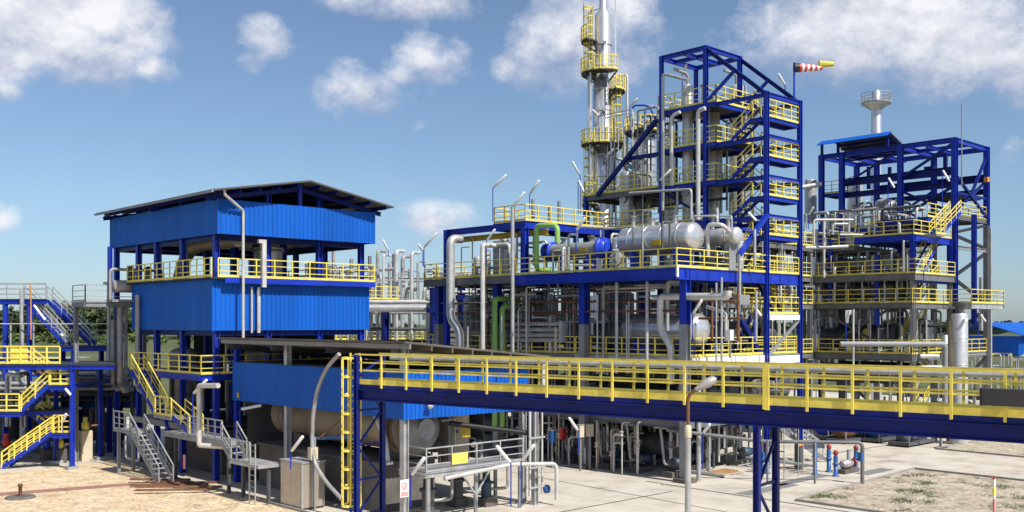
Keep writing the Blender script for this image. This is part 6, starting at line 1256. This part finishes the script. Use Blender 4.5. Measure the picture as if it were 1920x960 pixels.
# marker post
x, y, _ = gpt(1864, 985); T = thing('marker_post', 'white red and yellow marker post in the weedy gravel', 'marker post', (x, y, 0))
zt3 = EYE + (HOR - 897) / FPX * Vector((WORLD.w(*PLANT.w(x, y)[:2]))).y
def seg(nm, a, b, m, w=.07): part(T, nm, MB().box(x - w, x + w, y - .04, y + .04, a, b), m)
seg('post', 0, zt3 - .95, PINK); seg('white_band', zt3 - .95, zt3 - .75, WHITE); seg('yellow_plate', zt3 - .75, zt3 - .42, YEL, .11); seg('white_plate', zt3 - .42, zt3 - .04, WHITE, .08); seg('red_cap', zt3 - .04, zt3 + .05, RED, .09)
# distant yard objects
def skid(label, px, py, m, w=1.6, h=1.3):
    x, y, _ = gpt(px, py); T = thing('equipment_skid', label, 'equipment', (x, y, 0))
    part(T, 'frame', MB().box(x - w, x + w, y - .8, y + .8, .12, .35), DKGREY); part(T, 'unit', MB().lathe((x - w * .8, y, h * .6), (x + w * .5, y, h * .6), [(0, .2), (.1, h * .4), (w, h * .4), (w * 1.25, .2)], 14), m)
    part(T, 'panel', MB().box(x + w * .55, x + w * .95, y - .5, y + .5, .35, h), BEIGE if m is DKGREY else DKGREY); part(T, 'roll_bar', MB().tube([(x - w * .9, y - .7, .35), (x - w * .9, y - .7, h * 1.25), (x + w * .9, y - .7, h * 1.25), (x + w * .9, y - .7, .35)], .05), GREY)
for lab, px, py, m, w, h in (('dark equipment skid beneath the bridge with a brown drum', 1592, 828, RUST, 2.0, 1.6), ('blue equipment skid beneath the bridge', 1655, 826, LBLUE, 2.2, 1.5), ('dark low skid on the road edge beyond the bridge', 1712, 833, DKGREY, 2.4, 1.2), ('blue and yellow equipment skid behind the grey yard stair', 1555, 822, BLUEV, 1.6, 2.0), ('dark skid deep behind the bridge beside the blue one', 1625, 823, DKGREY, 1.8, 1.7)): skid(lab, px, py, m, w, h)
x, y, _ = gpt(1764, 840); T = thing('signpost', 'short dark post on a foot by the far road', 'post', (x, y, 0)); part(T, 'post', MB().box(x - .08, x + .08, y - .08, y + .08, .08, 2.6), GREY); part(T, 'foot', MB().box(x - .5, x + .5, y - .3, y + .3, 0, .08), DKGREY)
a = pt(1900, 640, D=118)
T = thing('blue_warehouse', 'bright blue clad building with a pitched roof at the far edge of the plant', 'building', (a[0], a[1], 0))
zl4, zh4 = EYE - 62 / FPX * 118, EYE - 25 / FPX * 118
part(T, 'cladding', MB().sheet((a[0] - 1, a[1] + 7), (a[0] - 1, a[1] - 1), zl4, zh4), CLAD); part(T, 'cladding', MB().sheet((a[0] - 1, a[1] - 1), (a[0] + 16, a[1] - 1), zl4, zh4), CLAD)
part(T, 'roof', MB().prof((a[0] - 1.6, a[1] + 3, 0), (a[0] + 16.5, a[1] + 3, 0), [(-4.8, zh4), (0, zh4 + 1.5), (4.8, zh4), (4.8, zh4 + .1), (0, zh4 + 1.6), (-4.8, zh4 + .1)]), CLAD)
for k in range(5): part(T, 'column', MB().box(a[0] - .8 + k * 4, a[0] - .5 + k * 4, a[1] - .8, a[1] - .5, 0, zh4), GREY)
part(T, 'floor_slab', MB().box(a[0] - .6, a[0] + 15.6, a[1] - .6, a[1] + 6.6, zl4 - .1, zl4), DKGREY); part(T, 'sign_plate', MB().box(a[0] + .2, a[0] + .8, a[1] - 1.12, a[1] - 1.07, zl4 + .15, zl4 + .6), YEL)
vv = pt(1890, 690, D=112); clutter(30, vv[0] - 3, vv[0] + 8, vv[1] - 6, vv[1] + 4, .2, 5.6, 'thin pipe in the small pipe yard before the far blue building', 'pipes before the far blue building', (.06, .1), (GALV, PIPEG, YELD, PIPEG))
vv = pt(1760, 700, D=95); clutter(24, 38, 56, -3, 8, .2, 5.0, 'thin pipe in the low yard behind the silver scrubber', 'pipes behind the silver scrubber', (.06, .1), (GALV, PIPEG, DKGREY))

# ------------------------------------------------------------------ tube lamps
def tube_lamp(label, px, py, px2, py2, ybase, D, pole=BLUE, rp=.035, rl=.085):
    a = Vector(pt(px, py, D=D)); b = Vector(pt(px2, py2, D=D - .5)); base = Vector((a.x, a.y, pt(px, ybase, D=D)[2]))
    T = thing('tube_lamp', label, 'lamp', tuple(base))
    part(T, 'pole', MB().tube([base, a, a + (b - a) * .12], rp, 6, .08), pole)
    part(T, 'lamp_tube', MB().lathe(a + (b - a) * .08, b, [(0, rl * .7), (.05, rl), ((b - a).length * .92 - .05, rl), ((b - a).length * .92, rl * .7)], 10), WHITE)
for a in (('tube lamp on a blue pole at the outer corner of the monorail platform', 924, 353, 949, 328, 415, 68.5), ('greyer tube lamp over the middle of the monorail platform', 993, 364, 1011, 338, 392, 69), ('tube lamp topping the tall plain grey post pipe', 961, 388, 984, 360, 392, 66.4), ('tube lamp over the free end rail of the deck', 795, 464, 819, 437, 500, 72),
          ('tiny tube lamp over the rear pipe rack', 728, 470, 718, 450, 480, 90), ('tube lamp tipped away at the deck end beside the upright one', 793, 470, 784, 458, 500, 80), ('tube lamp on the blue pole beside the tallest column', 1088, 330, 1073, 303, 400, 76), ('lower tube lamp drooping beside the tallest column foot', 1084, 336, 1096, 361, 400, 76), ('tube lamp at the outer column of the stair tower', 1236, 340, 1258, 318, 350, 68),
          ('tube lamp above the crowded vessel platform', 1181, 200, 1195, 185, 250, 77), ('tube lamp beneath the stair tower roof', 1279, 140, 1287, 120, 200, 70), ('tube lamp behind the sloping tower roof', 1472, 160, 1459, 138, 190, 68.5), ('tube lamp over the exchanger on the upper deck', 1080, 433, 1097, 408, 470, 62), ('tube lamp under the monorail beside the silver vessels', 912, 452, 928, 430, 500, 68),
          ('bright tube lamp in front of the blue headed corner column', 1299, 589, 1316, 562, 640, 57), ('tube lamp drooping between the tower flights', 1402, 397, 1418, 414, 420, 63), ('short tube lamp beside the dim yellow stair', 1414, 575, 1427, 592, 640, 60), ('tube lamp drooping on the ring of the tallest column', 1123, 218, 1111, 206, 270, 79), ('tube lamp on the middle ring of the tallest column', 1134, 296, 1152, 278, 300, 78),
          ('tube lamp at the near corner of the far upper deck', 1612, 392, 1626, 376, 430, 84), ('upright tube lamp on the top far deck', 1688, 440, 1686, 418, 450, 78), ('tube lamp hung by the crane frame column', 1665, 332, 1677, 352, 420, 83), ('second tube lamp hung under the crane beam', 1767, 318, 1780, 340, 420, 81), ('tube lamp beside the far yellow stairs', 1732, 508, 1750, 485, 530, 75), ('tube lamp behind the far frame bracing', 1834, 584, 1848, 603, 640, 86),
          ('tube lamp below the link deck beside the stair tower', 1516, 404, 1525, 388, 430, 80), ('tube lamp on the stair tower roof side of the far decks', 1600, 456, 1622, 436, 470, 82), ('short tube lamp on a pole in the dark far bay', 1586, 604, 1594, 582, 660, 78),
          ('bright tube lamp slanting beside the shed corner column', 770, 893, 796, 858, 950, 44.5), ('first of the two crossed tube lamps on the pale shed post', 958, 869, 931, 836, 950, 46.5), ('second of the two crossed tube lamps on the pale shed post', 977, 866, 1001, 834, 950, 46.5), ('dim tube lamp on the plinth rail beside the beige drum', 545, 848, 568, 818, 880, 49), ('tube lamp leaning behind the lattice leg at the ladder', 664, 852, 672, 842, 950, 42),
          ('tube lamp leaning out over the grey walkway', 361, 740, 388, 712, 812, 57.5), ('pale tube lamp nearly level under the shed cladding', 450, 768, 490, 760, 812, 56), ('tube lamp drooping from the second column below the bridge', 1084, 808, 1067, 783, 850, 60), ('tube lamp on the lit side of the corner column below the bridge', 1318, 812, 1331, 795, 880, 55),
          ('tube lamp fixed along the upper slope of the blue crossover stairs', 62, 570, 85, 600, 600, 68), ('short tube lamp fixed low on the blue crossover stairs', 113, 625, 127, 641, 650, 68), ('short tube lamp at the upper yellow landing', 122, 728, 132, 740, 745, 62), ('short tube lamp at the lower yellow landing', 118, 792, 124, 776, 812, 62)):
    tube_lamp(*a)
